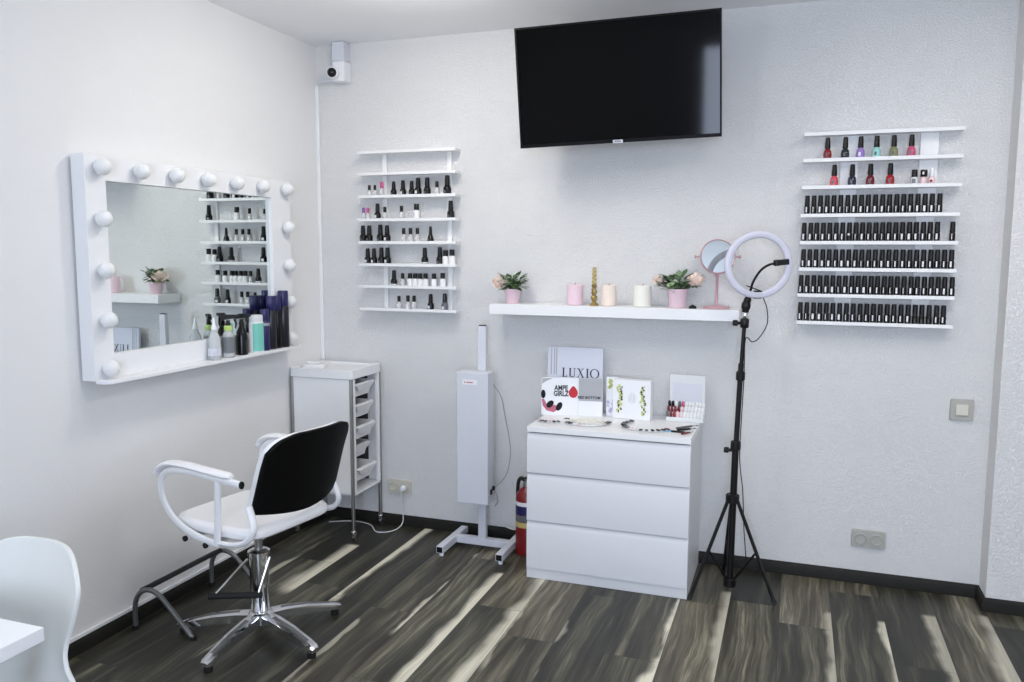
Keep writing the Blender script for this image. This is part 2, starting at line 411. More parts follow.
mb = MB(); mb.loft([[(p[0]*a, p[1]*a, z) for p in rrect(.053, .071, .021)] for z, a in ((.158, 1), (.185, 1), (.19, .93))]); mb.build('cap', M['acrylic'], t)
def can(x, y, h, r, m1, m2, lab, band=False, nm='spray_can'):
    t = thing(nm, lab, 'bottle', (x, y, LZ), 0, G)
    lathe_part('can_body', [(r-.002, 0), (r, .003), (r, h*.70), (r*.88, h*.73)], m1, t)
    lathe_part('cap', [(r*.90, h*.73), (r*.93, h*.735), (r*.93, h*.98), (r*.85, h)], m2, t)
    if band: lathe_part('silver_band', [(r*1.003, h*.60), (r*1.012, h*.605), (r*1.012, h*.66), (r*1.003, h*.665)], M['silver'], t)
can(.112, -.712, .215, .026, M['navy'], M['navy'], 'short navy bottle with a silver band right behind the mint labelled bottle', True, 'lotion_bottle')
can(.112, -.654, .280, .026, M['navyblack'], M['navy'], 'tall black and navy spray can, nearest the camera of three tall cans on the ledge')
can(.112, -.601, .278, .022, M['gloss_black'], M['navy'], 'slim glossy black can, middle one of three tall cans on the ledge')
can(.112, -.545, .303, .029, M['navyblack'], M['navy'], 'tallest navy topped can at the far end of the mirror ledge')

# ------------------------------------------------------------------ polish racks
ZS = [2.199, 2.077, 1.950, 1.818, 1.689, 1.562, 1.437, 1.305]
def rack(name, label, x0, x1, ups, hw=.038):
    t = thing(name, label, 'shelf rack', (0, 0, 0))
    for u in ups: B(u-hw, u+hw, -.016, -.001, 1.285, 2.215).build('upright', M['whitematt'], t, bevel=.001)
    for z in ZS:
        mb = MB(); mb.box(x0, x1, -.082, -.0165, z-.009, z+.003)
        mb.box(x0, x1, -.088, -.0822, z-.011, z+.006)
        mb.build('shelf_board', M['whitematt'], t, bevel=.001)
    return t
rack('polish_rack', 'white wall rack of shelves filled with dark nail polish, beside the ring light', 2.722, 3.402, (2.93, 3.27))
rack('polish_rack', 'white wall rack of shelves sparsely filled with polish, near the room corner', .315, .925, (.452, .858), .013)

def bottle_kind(body_prof, body_mat, cap_prof, cap_mat, label=None, square=False):
    """returns a prototype tree: body > (cap, label) under an Empty (unlinked template list)"""
    parts = []
    def shape(prof):
        if square:
            mb = MB(); mb.loft([[(p[0], p[1], z) for p in rrect(2*r, 2*r*.9, r*.45, 3)] for r, z in prof]); return mb
        return MB().lathe(prof, 14)
    parts.append(('bottle_body', shape(body_prof).mesh('bottle_body', body_mat)))
    parts.append(('cap', MB().lathe(cap_prof, 12).mesh('cap', cap_mat)))
    if label:
        r, w, z0, z1, m = label
        n = 4
        mb = MB()
        if w < 2*PI:
            mb.loft([[(r*math.cos(-PI/2-.30-w/2+w*k/n), r*math.sin(-PI/2-.30-w/2+w*k/n), z) for k in range(n+1)] for z in (z0, z1)], closed=False, caps=False)
        else:
            mb.lathe([(r-.0004, z0), (r, z0+.0003), (r, z1-.0003), (r-.0004, z1)], 14)
        parts.append(('label', mb.mesh('label', m)))
    return parts
def place(kind, name, loc, label, group, rz=0, sc=1.0, wide=1.0):
    t = thing(name, label, 'nail polish bottle', loc, rz, group); t.scale = (sc*wide, sc*wide, sc)
    for nm, me in kind:
        o = bpy.data.objects.new(nm, me); COL.objects.link(o); o.parent = t
    return t
OPI_B = [(.0145, 0), (.0165, .002), (.0170, .020), (.0150, .034), (.010, .040), (.009, .043)]
OPI_C = [(.0085, .043), (.0115, .0435), (.0105, .065), (.0088, .088), (.006, .090)]
GEL_B = [(.0115, 0), (.0128, .0015), (.0128, .036), (.0105, .040), (.008, .041)]
GEL_C = [(.0105, .041), (.0116, .042), (.0110, .070), (.0102, .089), (.0085, .090)]
BLK_B = [(.0145, 0), (.0162, .002), (.0165, .026), (.013, .037), (.0095, .040)]
BLK_C = [(.0085, .040), (.0112, .041), (.0100, .07), (.0088, .087), (.006, .088)]
CLR_B = [(.0105, 0), (.0118, .0015), (.0118, .036), (.009, .041), (.007, .042)]
CLR_C = [(.0082, .042), (.0088, .0425), (.0085, .075), (.0075, .0765)]
MIN_B = [(.013, 0), (.0142, .0015), (.0142, .030), (.011, .034), (.009, .035)]
K = {}
for k in ('nred', 'nteal', 'nlav', 'nmint', 'nolive', 'npink', 'ncoral', 'nnavy', 'nwine', 'nscarlet'):
    K[k] = bottle_kind(OPI_B, M[k], OPI_C, M['gloss_black'], (.0172, .5, .010, .024, M['ngrey'] if k != 'nlav' else M['whitelabel']))
K['minic'] = bottle_kind(MIN_B, M['whitevarnish'], [(.0125, .035), (.013, .036), (.0125, .066), (.011, .068)], M['gloss_black'], (.0144, 1.2, .006, .026, M['greylabel']))
K['minip'] = bottle_kind(MIN_B, M['nblush'], [(.0145, .035), (.015, .036), (.015, .064), (.013, .066)], M['gloss_black'], (.0153, .5, .044, .056, M['petal']))
K['miniw'] = bottle_kind(MIN_B, M['nblush'], [(.0085, .035), (.009, .036), (.0085, .072), (.007, .074)], M['whiteplastic'], (.0144, .8, .008, .02, M['nred']))
for i, w in enumerate((.22, .40, .58, .75)):
    K['gel%d' % i] = bottle_kind(GEL_B, M['gloss_black'], GEL_C, M['black'], (.0130, w, .010, .036, M['whitelabel']))
K['geldot'] = bottle_kind(GEL_B, M['gloss_black'], GEL_C, M['black'], (.0131, .7, .029, .0385, M['whitelabel']))
K['gelplain'] = bottle_kind(GEL_B, M['gloss_black'], GEL_C, M['black'], (.0130, .3, .008, .026, M['dark_interior']))
K['blk'] = bottle_kind(BLK_B, M['gloss_black'], BLK_C, M['black'], (.0168, .6, .006, .018, M['ngrey']))
K['blkw'] = bottle_kind(BLK_B, M['gloss_black'], BLK_C, M['black'], (.0168, .8, .006, .022, M['whitelabel']))
K['stripe'] = bottle_kind(BLK_B, M['gloss_black'], BLK_C, M['black'], (.0168, 7, .004, .010, M['whitelabel']))
K['cone'] = bottle_kind([(.017, 0), (.0185, .002), (.011, .034), (.008, .040)], M['gloss_black'], [(.0075, .040), (.0085, .041), (.006, .083), (.004, .085)], M['black'], (.0178, .5, .005, .012, M['ngrey']))
K['clr'] = bottle_kind(CLR_B, M['clearvarnish'], CLR_C, M['gloss_black'], (.0120, .8, .010, .028, M['whitelabel']))
K['wht'] = bottle_kind([(.013, 0), (.0148, .0015), (.0148, .036), (.011, .041), (.008, .042)], M['whitevarnish'], [(.0105, .042), (.011, .0425), (.0108, .070), (.0095, .072)], M['gloss_black'], (.0150, .7, .010, .026, M['acrylic']))
K['violet'] = bottle_kind(CLR_B, M['clearvarnish'], CLR_C, M['purple'], (.0120, .8, .010, .028, M['whitelabel']))
K['magenta'] = bottle_kind(CLR_B, M['clearvarnish'], CLR_C, M['magentacap'], (.0120, .8, .010, .028, M['whitelabel']))
K['greyb'] = bottle_kind(BLK_B, M['ngrey'], BLK_C, M['gloss_black'], (.0168, .8, .006, .018, M['whitelabel']))
ORD = 'first second third fourth fifth sixth seventh eighth ninth tenth eleventh twelfth thirteenth fourteenth fifteenth sixteenth seventeenth eighteenth nineteenth twentieth twenty-first twenty-second twenty-third twenty-fourth'.split()
GR = 'polish bottles on the rack beside the ring light'; YB = -.052
for x, k, d in zip((2.830, 2.908, 2.975, 3.044, 3.117, 3.191), ('nred', 'nteal', 'nlav', 'nmint', 'nolive', 'npink'), ('dark red', 'dark teal', 'lavender', 'mint green', 'olive green', 'rose pink')):
    place(K[k], 'nail_polish_bottle', (x, YB, ZS[1]+.0035), d+' nail polish bottle with black cap, top row of the rack beside ring light', GR, sc=1.12)
for x, k, d in zip((2.865, 2.944, 3.023, 3.108), ('ncoral', 'nnavy', 'nwine', 'nscarlet'), ('coral pink', 'navy blue', 'wine red', 'scarlet red')):
    place(K[k], 'nail_polish_bottle', (x, YB, ZS[2]+.0035), d+' nail polish bottle with black cap, second row of the rack beside ring light', GR, sc=1.12)
place(K['minic'], 'nail_polish_bottle', (3.210, YB, ZS[2]+.0035), 'small white polish bottle with black cap, second row of rack beside ring light', GR)
place(K['minip'], 'nail_polish_bottle', (3.249, YB, ZS[2]+.0035), 'small blush bottle with black cap carrying a pink dot, second row by ring light', GR)
place(K['miniw'], 'nail_polish_bottle', (3.283, YB, ZS[2]+.0035), 'small blush bottle with white cap, end of second row by ring light', GR)
ROWN = ['third', 'fourth', 'fifth', 'sixth', 'seventh']
for r, (n, x0, x1) in enumerate(((20, 2.750, 3.321), (22, 2.741, 3.347), (23, 2.742, 3.385), (24, 2.738, 3.392), (22, 2.739, 3.365))):
    z = ZS[3+r]+.0035
    for i in range(n):
        x = x0+(x1-x0)*i/(n-1)+random.uniform(-.0012, .0012)
        k = 'gel%d' % random.choice((0, 1, 1, 2, 2, 3))
        if r == 1 and i == 7: k = 'geldot'
        if r == 4 and i in (17, 18, 19): k = 'gelplain'
        if r == 1 and i == n-1: x = 3.381
        place(K[k], 'gel_polish_bottle', (x, YB, z), 'black gel polish bottle, %s from left in %s row of the rack beside ring light' % (ORD[i], ROWN[r]), GR)
GL = 'polish bottles on the rack near the corner'
rows = [
 (2, [(.371, 'clr', .8), (.406, 'clr', .8), (.453, 'magenta', 1.0), (.526, 'blk', .9), (.585, 'blkw', .95), (.640, 'blk', .9), (.682, 'blkw', 1.08), (.739, 'blk', 1.08), (.799, 'clr', .95), (.862, 'blk', 1.18)]),
 (3, [(.333, 'violet', .85), (.359, 'magenta', .85), (.421, 'blkw', 1.0), (.469, 'clr', .9), (.576, 'clr', .95), (.670, 'wht', 1.15), (.880, 'blk', 1.1)]),
 (4, [(.328, 'blk', 1.05), (.366, 'blk', 1.05), (.437, 'blk', 1.1), (.481, 'blkw', 1.05), (.587, 'clr', 1.0), (.631, 'clr', 1.0), (.676, 'clr', 1.0), (.755, 'cone', 1.0)]),
 (5, [(.355, 'blkw', 1.0), (.394, 'blkw', 1.0), (.442, 'blk', 1.05), (.484, 'blkw', 1.05), (.720, 'stripe', 1.05), (.812, 'blk', 1.1), (.848, 'wht', 1.1), (.889, 'wht', 1.15)]),
 (6, [(.524, 'stripe', 1.0), (.580, 'clr', .95), (.624, 'wht', 1.0), (.656, 'wht', 1.0), (.689, 'wht', 1.0), (.722, 'wht', 1.0), (.774, 'wht', 1.0), (.829, 'wht', 1.05)]),
 (7, [(.554, 'clr', .95), (.610, 'clr', 1.0), (.651, 'clr', 1.0), (.756, 'blkw', 1.0), (.840, 'greyb', 1.05)])]
DESC = dict(clr='clear polish bottle with black cap', blk='black polish bottle', blkw='black polish bottle with white mark', wht='white polish bottle with black cap', violet='clear polish bottle with violet cap',
            magenta='clear polish bottle with magenta cap', cone='cone shaped black polish bottle', stripe='black polish bottle with white stripe', greyb='dark grey polish bottle with black cap')
for si, row in rows:
    for i, (x, k, s_) in enumerate(row):
        place(K[k], 'nail_polish_bottle', (x, YB+random.uniform(-.004, .004), ZS[si]+.0035), '%s, %s from left in %s row, corner rack' % (DESC[k], ORD[i], ('top', 'second', 'third', 'fourth', 'fifth', 'bottom')[si-2]), GL, sc=s_, wide=1.16)

# ------------------------------------------------------------------ floating shelf and what stands on it
SZ = 1.360
o = B(1.168, 2.460, -.200, -.001, 1.305, SZ).build('floating_shelf', M['white'], bevel=.0015); tag(o, 'long thick white floating shelf on the back wall above the dresser', 'shelf')
def leaf(mb, base, d, L, w, up):
    d = Vector(d).normalized(); s = d.cross(Vector((0, 0, 1))); s = s.normalized() if s.length > 1e-3 else Vector((1, 0, 0)); u = s.cross(d)
    P = lambda a, b, c: Vector(base)+d*(a*L)+s*(b*w)+u*(c*L*up)
    vs = [P(0, 0, 0), P(.3, .38, .10), P(.65, .5, .06), P(1, 0, -.12), P(.65, -.5, .06), P(.3, -.38, .10), P(.33, 0, .03), P(.67, 0, -.02)]
    lo = [v - u*.0008 for v in vs]
    fs = [(0, 1, 6), (1, 2, 7, 6), (2, 3, 7), (3, 4, 7), (4, 5, 6, 7), (5, 0, 6)]
    mb.add(vs, fs); mb.add(lo, [f[::-1] for f in fs])
def rose(parent, c, r, m, name='flower'):
    mb = MB()
    for k in range(15):
        a = k*2.4; rr = r*(.25+.75*k/14); op = .35+.75*k/14
        base = Vector(c)
        d = Vector((math.cos(a), math.sin(a), 0)); s = Vector((-math.sin(a), math.cos(a), 0))
        g = []
        for u in range(4):
            ring = []
            for v in range(5):
                tv = (v-2)/2; tu = u/3
                ring.append(base + d*(rr*(.15+.85*math.sin(tu*1.5)*(op))) + s*(rr*.75*tv*(.35+.65*math.sin(min(1, tu+.2)*PI*.62))) + Vector((0, 0, r*(-.45+1.25*tu*(1.15-.5*k/14)-.22*abs(tv)**2))))
            g.append(ring)
        mb.loft(g, closed=False, caps=False)
    return mb.build(name, m, parent)
def flowerpot(loc, label, h, rt, rb, flowers, seed, spread, nl):
    rng = random.Random(seed)
    t = thing('potted_flowers', label, 'potted plant', loc, 0)
    lathe_part('pot', [(rb*.97, 0), (rb, .002), (rt, h-.012), (rt+.002, h-.010), (rt+.002, h), (rt-.004, h), (rt-.006, h-.02), (.001, h-.022)], M['pinkpot'], t, 28)
    lathe_part('moss', [(rt-.008, h-.021), (rt-.012, h-.004), (.01, h+.004), (.001, h+.005)], M['soil'], t, 16)
    for nm, m, q in (('leaves', M['leafgreen'], .68), ('pale_leaves', M['leafpale'], .32)):
        mb = MB()
        for _ in range(int(nl*q)):
            a = rng.uniform(0, 2*PI); el = rng.uniform(-.40, .95); r0 = rng.uniform(.1, .95)*rt
            b = Vector((math.cos(a)*r0*spread, math.sin(a)*r0*.8, h+rng.uniform(-.004, .056)))
            leaf(mb, b, (math.cos(a)*math.cos(el)*spread, math.sin(a)*math.cos(el)*.75, math.sin(el)), rng.uniform(.040, .064), rng.uniform(.028, .042), .5)
        mb.build(nm, m, t)
    for (x, y, z, r, m) in flowers:
        MB().tube(bez([(x*.4, y*.4, h-.004), (x*.8, y*.8, h+(z-h)*.6), (x, y, z-r*.4)], 4), .0016, 6).build('stem', M['stem'], t)
        rose(t, (x, y, z), r, m)
    return t
flowerpot((1.266, -.105, SZ+.0005), 'pink pot of peach rose and green leaves at the shelf end near the corner', .078, .045, .035,
          [(-.060, -.030, .112, .046, M['petal']), (.012, .0, .146, .022, M['petalw']), (.050, -.01, .138, .020, M['petalw']), (-.010, -.03, .128, .016, M['petalw'])], 3, 1.35, 84)
flowerpot((2.150, -.105, SZ+.0005), 'larger pink pot of green leaves and peach flowers beside the pink mirror', .094, .050, .042,
          [(.094, -.045, .142, .042, M['petal']), (-.098, -.005, .138, .028, M['petal']), (-.01, -.03, .13, .016, M['petalw']), (.03, -.02, .136, .014, M['petalw'])], 5, 1.7, 120)
def candle(x, r, h, m, lab):
    t = thing('pillar_candle', lab, 'candle', (x, -.105, SZ+.0005), 0, 'pillar candles on the shelf')
    lathe_part('wax_body', [(r-.003, 0), (r, .003), (r, h-.006), (r-.004, h), (r-.010, h-.003), (.001, h-.006)], m, t, 28)
    MB().tube([(0, 0, h-.007), (.001, 0, h+.004), (.003, .001, h+.009)], .0012, 6).build('wick', M['wick'], t)
candle(1.615, .043, .107, M['pinkwax'], 'pink pillar candle on the white floating shelf')
candle(1.796, .038, .107, M['peachwax'], 'peach pillar candle right beside the gold candlestick')
candle(1.972, .044, .108, M['ivorywax'], 'ivory pillar candle between the peach candle and the larger flowerpot')
t = thing('candlestick', 'slim gold candlestick with twisted taper between two pillar candles', 'candlestick', (1.722, -.120, SZ+.0005))
lathe_part('base', [(.024, 0), (.025, .004), (.020, .010), (.012, .016), (.009, .02)], M['gold'], t)
lathe_part('stem', [(.009, .02), (.015, .030), (.017, .042), (.010, .054), (.013, .064), (.014, .078), (.009, .088), (.013, .098), (.015, .106), (.010, .110)], M['gold'], t)
mb = MB(); rings = []
for k in range(19):
    a = k*.5; z = .110+.088*k/18; r = .0105*(1-.15*k/18)
    rings.append([(r*(1+.28*math.cos(3*(b-a)))*math.cos(b), r*(1+.28*math.cos(3*(b-a)))*math.sin(b), z) for b in [2*PI*q/18 for q in range(18)]])
mb.loft(rings); mb.build('twisted_taper', M['yellow'], t)
mb = MB()
for k in range(10):
    a = k*2.1; leaf(mb, (.010*math.cos(a), .010*math.sin(a), .022+.007*k), (math.cos(a), math.sin(a), .7), .020, .010, .4)
mb.build('leaf_ornament', M['gold'], t)
t = thing('bottle_cap', 'small black round cap lying at the front of the shelf by the flowerpot', 'cap', (2.232, -.150, SZ+.0005))
lathe_part('cap_body', [(.017, 0), (.019, .002), (.019, .009), (.016, .012), (.001, .012)], M['black'], t)
lathe_part('knob', [(.007, .012), (.008, .014), (.006, .018), (.001, .0185)], M['black'], t, 12)
t = thing('cosmetic_mirror', 'round pink cosmetic mirror on a pink stand on the shelf', 'mirror', (2.343, -.112, SZ+.0005), .25)
lathe_part('base', [(.066, 0), (.068, .003), (.068, .008), (.060, .012), (.012, .016), (.008, .020)], M['pinkmetal'], t, 32, sy=.75)
lathe_part('stem', [(.0065, .018), (.0065, .155), (.009, .160), (.009, .172)], M['pinkmetal'], t, 14)
RX = Matrix.Translation((0, 0, .257)) @ Matrix.Rotation(math.radians(82), 4, 'X')
RX2 = RX
prof = [(.082, -.008), (.086, -.006), (.087, 0), (.086, .006), (.083, .008), (.0805, .006)]
lathe_part('rim', prof + [(.079, -.004)], M['pinkmetal'], t, 36, T=RX)
lathe_part('mirror_glass', [(.0800, .0045), (.0800, .0062), (.001, .0062)], M['mirror'], t, 36, T=RX)
mb = MB()
for sgn in (-1, 1):
    mb.tube([(sgn*.089, 0, .257), (sgn*.108, 0, .257)], .004, 8); mb.lathe([(.001, 0), (.008, .002), (.008, .008), (.001, .010)], 10, T=Matrix.Translation((sgn*.104, 0, .257)) @ Matrix.Rotation(sgn*PI/2, 4, 'Y'))
mb.build('pivot_knob', M['pinkmetal'], t)

# ------------------------------------------------------------------ television
t = thing('television', 'large black flat television tilted forward high on the back wall', 'television')
TV = Matrix.Translation((1.868, -.340, 2.445)) @ Matrix.Rotation(.08, 4, 'Z') @ Matrix.Rotation(.13, 4, 'X') @ Matrix.Rotation(.03, 4, 'Y').inverted()
w, h = .972, .566
def tvb(x0, x1, y0, y1, z0, z1): return MB().box(x0, x1, y0, y1, z0, z1, TV)
mb = tvb(-w/2, w/2, 0, .028, -h/2, h/2); mb.box(-w*.36, w*.36, .028, .055, -h*.40, h*.15, TV); mb.build('housing', M['bezel'], t, bevel=.003)
mb = MB()
for a in ((-w/2, -w/2+.008, -h/2, h/2), (w/2-.008, w/2, -h/2, h/2), (-w/2+.008, w/2-.008, h/2-.008, h/2), (-w/2+.008, w/2-.008, -h/2, -h/2+.016)):
    mb.box(a[0], a[1], -.006, -.0002, a[2], a[3], TV)
mb.build('bezel', M['bezel'], t)
tvb(-w/2+.0085, w/2-.0085, -.0035, -.0003, -h/2+.0165, h/2-.0085).build('screen', M['screen'], t)
tvb(-.024, .024, -.0085, -.0062, -h/2-.002, -h/2+.014).build('badge', M['silver'], t)
mb = MB()
for k in range(4): mb.box(-.015+k*.008, -.010+k*.008, -.0092, -.0088, -h/2+.004, -h/2+.010, TV)
mb.build('badge_print', M['darktext'], t)
mb = MB()
mb.box(1.78, 1.98, -.022, -.001, 2.30, 2.55); mb.tube([(1.88, -.02, 2.42), (1.90, -.15, 2.43), (1.868, -.27, 2.445)], .022, 10); mb.box(-.11, .11, .0555, .070, -.11, .11, TV)
mb.build('wall_bracket', M['black'], t)

# ------------------------------------------------------------------ security camera
t = thing('security_camera', 'small white security camera with black lens high in the corner', 'camera')
B(.155, .232, -.075, -.001, 2.715, 2.823).build('mounting_box', M['greywhite'], t, bevel=.004)
B(.160, .238, -.085, -.001, 2.600, 2.714).build('base_plate', M['white'], t, bevel=.008)
d = Vector((.30, -.9, -.12)).normalized(); ctr = Vector((.190, -.128, 2.640))
RT = Matrix.Translation(ctr) @ d.to_track_quat('Z', 'Y').to_matrix().to_4x4()
lathe_part('camera_body', [(.012, -.055), (.030, -.050), (.034, -.03), (.034, .006), (.030, .012), (.026, .013)], M['white'], t, 24, T=RT)
lathe_part('lens', [(.026, .008), (.026, .016), (.0235, .026), (.016, .034), (.007, .0375), (.001, .038)], M['gloss_black'], t, 24, T=RT)
MB().tube(bez([(.150, -.012, 2.63), (.10, -.012, 2.622), (.028, -.012, 2.618)], 4), .005, 8).build('camera_cable', M['whiteplastic'], t)

# ------------------------------------------------------------------ dresser
DX, DW = 1.484, .80; DY0, DY1 = -.505, -.022
t = thing('dresser', 'white three drawer dresser against the back wall', 'dresser', (DX, 0, 0))
B(0, DW, DY0+.0, DY1, .752, .780).build('top', M['white'], t, bevel=.0015)
for a in (0, DW-.018): B(a, a+.018, DY0+.022, DY1, .001, .7515).build('side_panel', M['melamine'], t, bevel=.001)
B(.019, DW-.019, DY1-.008, DY1, .02, .750).build('back_panel', M['whitematt'], t)
B(.019, DW-.019, DY0+.030, DY0+.046, .001, .055).build('plinth', M['melamine'], t)
B(0, DW, DY0+.006, DY0+.0215, .001, .052).build('plinth_front', M['melamine'], t, bevel=.001)
def drawer(z0, z1):
    dt = MB()
    # front with a raised slanting grip lip along its upper edge
    prof = [(0, z0), (0, z1-.030), (.011, z1-.002), (.013, z1), (.018, z1), (.018, z0)]
    dt.prism(prof, lambda a, b: (.0005, DY0+a, b), lambda a, b: (DW-.0005, DY0+a, b))
    f = dt.build('drawer', M['melamine'], t, bevel=.001)
    mb = MB(); mb.box(.03, .042, DY0+.03, DY1-.03, z0+.02, z1-.06); mb.box(DW-.042, DW-.03, DY0+.03, DY1-.03, z0+.02, z1-.06); mb.box(.042, DW-.042, DY0+.03, DY1-.03, z0+.02, z0+.03)
    mb.build('drawer_box', M['whitematt'], f)
drawer(.054, .296); drawer(.301, .541); drawer(.546, .746)
DT = .7805
# tall LUXIO board
t = thing('display_board', 'tall pale display board reading LUXIO at the back of the dresser', 'sign', (1.612, -.080, DT), 0)
TB = Matrix.Rotation(-.06, 4, 'X')
MB().box(-.152, .152, -.009, .009, .001, .348, TB).build('board', M['paperblue'], t, bevel=.001)
mb = MB()
for a in (-.135, -.118, -.106): mb.box(a, a+.006, -.0096, -.0092, .20, .345, TB)
mb.build('silver_stripes', M['silver'], t)
mb = MB()
def stroke(x0, y0, x1, y1, w):
    if abs(x1-x0) < 1e-6 or abs(y1-y0) < 1e-6:
        a = (x0-w/2, x0+w/2, y0, y1) if abs(x1-x0) < 1e-6 else (x0, x1, y0-w/2, y0+w/2)
        mb.box(a[0], a[1], -.0104, -.0093, a[2], a[3], TB)
    else:
        q = [(x0-w/2, y0), (x0+w/2, y0), (x1+w/2, y1), (x1-w/2, y1)]
        mb.prism(q, lambda a, b: TB @ Vector((a, -.0104, b)), lambda a, b: TB @ Vector((a, -.0093, b)))
zb, zt, TK, TN = .1880, .2365, .0075, .0030
x = -.070
stroke(x+.007, zb, x+.007, zt, TK); stroke(x, zb+.0013, x+.026, zb+.0013, TN); stroke(x, zt-.0013, x+.014, zt-.0013, TN); stroke(x+.0255, zb, x+.0255, zb+.011, TN)       # L
x = -.032
stroke(x+.006, zb+.006, x+.006, zt, TK); stroke(x+.030, zb+.006, x+.030, zt, TN); stroke(x, zt-.0013, x+.012, zt-.0013, TN); stroke(x+.025, zt-.0013, x+.035, zt-.0013, TN); stroke(x+.008, zb+.002, x+.027, zb+.002, TN+.001); stroke(x+.0065, zb+.007, x+.0115, zb+.002, TK*.8); stroke(x+.029, zb+.007, x+.0255, zb+.002, TN)   # U
x = .012
stroke(x+.034, zb, x+.008, zt, TK); stroke(x+.006, zb, x+.031, zt, TN); stroke(x, zt-.0013, x+.014, zt-.0013, TN); stroke(x+.026, zt-.0013, x+.037, zt-.0013, TN); stroke(x, zb+.0013, x+.011, zb+.0013, TN); stroke(x+.027, zb+.0013, x+.041, zb+.0013, TN)   # X
x = .062
stroke(x+.007, zb, x+.007, zt, TK); stroke(x, zb+.0013, x+.014, zb+.0013, TN); stroke(x, zt-.0013, x+.014, zt-.0013, TN)   # I
n = 28; o_ = []; i_ = []
for k in range(n):
    a = 2*PI*k/n; o_.append((.1085+.0255*math.cos(a), .212+.0260*math.sin(a))); i_.append((.1085+.0180*math.cos(a), .212+.0230*math.sin(a)))
mb.loft([[TB @ Vector((p[0], yy, p[1])) for p in ring] for ring, yy in ((o_, -.0104), (i_, -.0104), (i_, -.0093), (o_, -.0093))], loop=True)   # O
mb.build('lettering', M['darktext'], t)
# folded leaflet: white page and grey page
t = thing('leaflet', 'open standing leaflet with polish bottles and a red drop, in front of the tall board', 'leaflet', (1.658, -.185, DT), 0)
def panel(nm, a, b, m, z1=.213):
    d = Vector((b[0]-a[0], b[1]-a[1], 0)); L = d.length; d.normalize(); nrm = Vector((d.y, -d.x, 0))
    T = Matrix(((d.x, -nrm.x, 0, a[0]), (d.y, -nrm.y, 0, a[1]), (0, 0, 1, 0), (0, 0, 0, 1)))   # x along panel, -y towards viewer
    p_ = MB().box(0, L, 0, .004, 0, z1, T).build(nm, m, t); return T, L, p_
t.scale = (1, 1, .945)
TA, LA, pA = panel('white_page', (-.190, -.030), (-.0005, .010), M['paper'])
TC, LC, pC = panel('grey_page', (.0005, .010), (.126, .030), M['paper'])
def flat(mb, poly, T, e=.0006): mb.prism(poly, lambda a, b: T @ Vector((a, -e, b)), lambda a, b: T @ Vector((a, -.0001, b)))
mb = MB(); flat(mb, [(.002, .085), (LC-.001, .085), (LC-.001, .212), (.002, .212)], TC); mb.build('grey_print', M['greycard'], t)
mb = MB(); flat(mb, [(.004, .176), (.004, .208), (.060, .208), (.028, .194)], TA); mb.build('grey_corner', M['greycard'], t)
def ell(cx, cz, rx, rz, rot=0, n=18): return [(cx+rx*math.cos(a)*math.cos(rot)-rz*math.sin(a)*math.sin(rot), cz+rx*math.cos(a)*math.sin(rot)+rz*math.sin(a)*math.cos(rot)) for a in [2*PI*k/n for k in range(n)]]
drop = [(.021*math.sin(a)*(1 if math.cos(a) < .2 else 1-.55*(math.cos(a)-.2)), -.024*math.cos(a-PI) if math.cos(a) < .2 else .034*math.cos(a)) for a in [2*PI*k/24 for k in range(24)]]
drop = [(.168+a*1.15, .128+b*1.15*(1 if b > 0 else 1)) for a, b in drop]
mb = MB(); flat(mb, [(min(a, LA), b) for a, b in drop], TA); mb.build('red_drop', M['redprint'], t)
mb = MB()
for cx, cz, rx, rz, ro in ((.010, .118, .012, .024, 0), (.046, .062, .016, .024, -.7), (.094, .050, .015, .026, -.45)): flat(mb, ell(cx, cz, rx, rz, ro), TA, .0010)
mb.build('bottle_picture', M['gloss_black'], t)
mb = MB(); flat(mb, [(.002, .088), (.008, .052), (.028, .026), (.066, .016), (.092, .036), (.072, .060), (.050, .052), (.030, .058), (.014, .092)], TA); mb.build('rose_picture', M['roseprint'], t)
RT_A = (PI/2, 0, math.atan2(.040, .1895)); RT_C = (PI/2, 0, math.atan2(.02, .1255))
for tx, z_ in (('AMPE', .142), ('GIRLZ', .110)): words('lettering', tx, .040, M['darktext'], t, TA @ Vector((.104, -.0012, z_)), RT_A, bold=.0012, xs=.72)
words('lettering', 'RED BOTTOM', .020, M['darktext'], t, TC @ Vector((.056, -.0012, .098)), RT_C, bold=.0006, xs=.95)
# flower box and its side leaf
t = thing('gift_box', 'white box printed with two columns of lime green flowers on the dresser', 'box', (1.930, -.155, DT), -.12)
MB().box(-.088, .112, -.020, .030, .0005, .205).build('box_body', M['paper'], t, bevel=.0015)
rng = random.Random(4)
def blossom(nm, m, cols, cnt, r0, r1, e, y=-.0206, wob=.012):
    mb = MB()
    for cx, z0_, z1_ in cols:
        for k in range(cnt):
            z = z0_+(z1_-z0_)*(k+.5)/cnt; mb.prism(ell(cx+rng.uniform(-wob, wob), z, rng.uniform(r0, r1), rng.uniform(r0, r1), rng.uniform(0, 3), 8), lambda a, b: (a, y-e, b), lambda a, b: (a, y, b))
    mb.build(nm, m, t)
for cc in ((-.052, .030, .175), (.074, .025, .180)): blossom('lime_flowers', M['limeprint'], [cc], 14, .005, .011, .0003)
for cc in ((-.050, .035, .17), (.076, .03, .175)): blossom('dark_leaves', M['greenprint'], [cc], 13, .003, .007, .0006)
mb = MB()
for a, b, c, d_ in ((.000, .09, .000, .13), (.010, .085, .010, .14), (.021, .085, .021, .14), (.030, .09, .030, .13)):
    mb.box(a-.001, a+.001, -.0209, -.0205, b, d_)
mb.build('monogram', M['greytext'], t)
t = thing('booklet', 'white booklet with lime and lilac flowers, between the grey page and the flower box', 'booklet', (1.826, -.118, DT), .10)
MB().box(-.030, .028, -.004, .004, .0005, .208).build('cover', M['paper'], t)
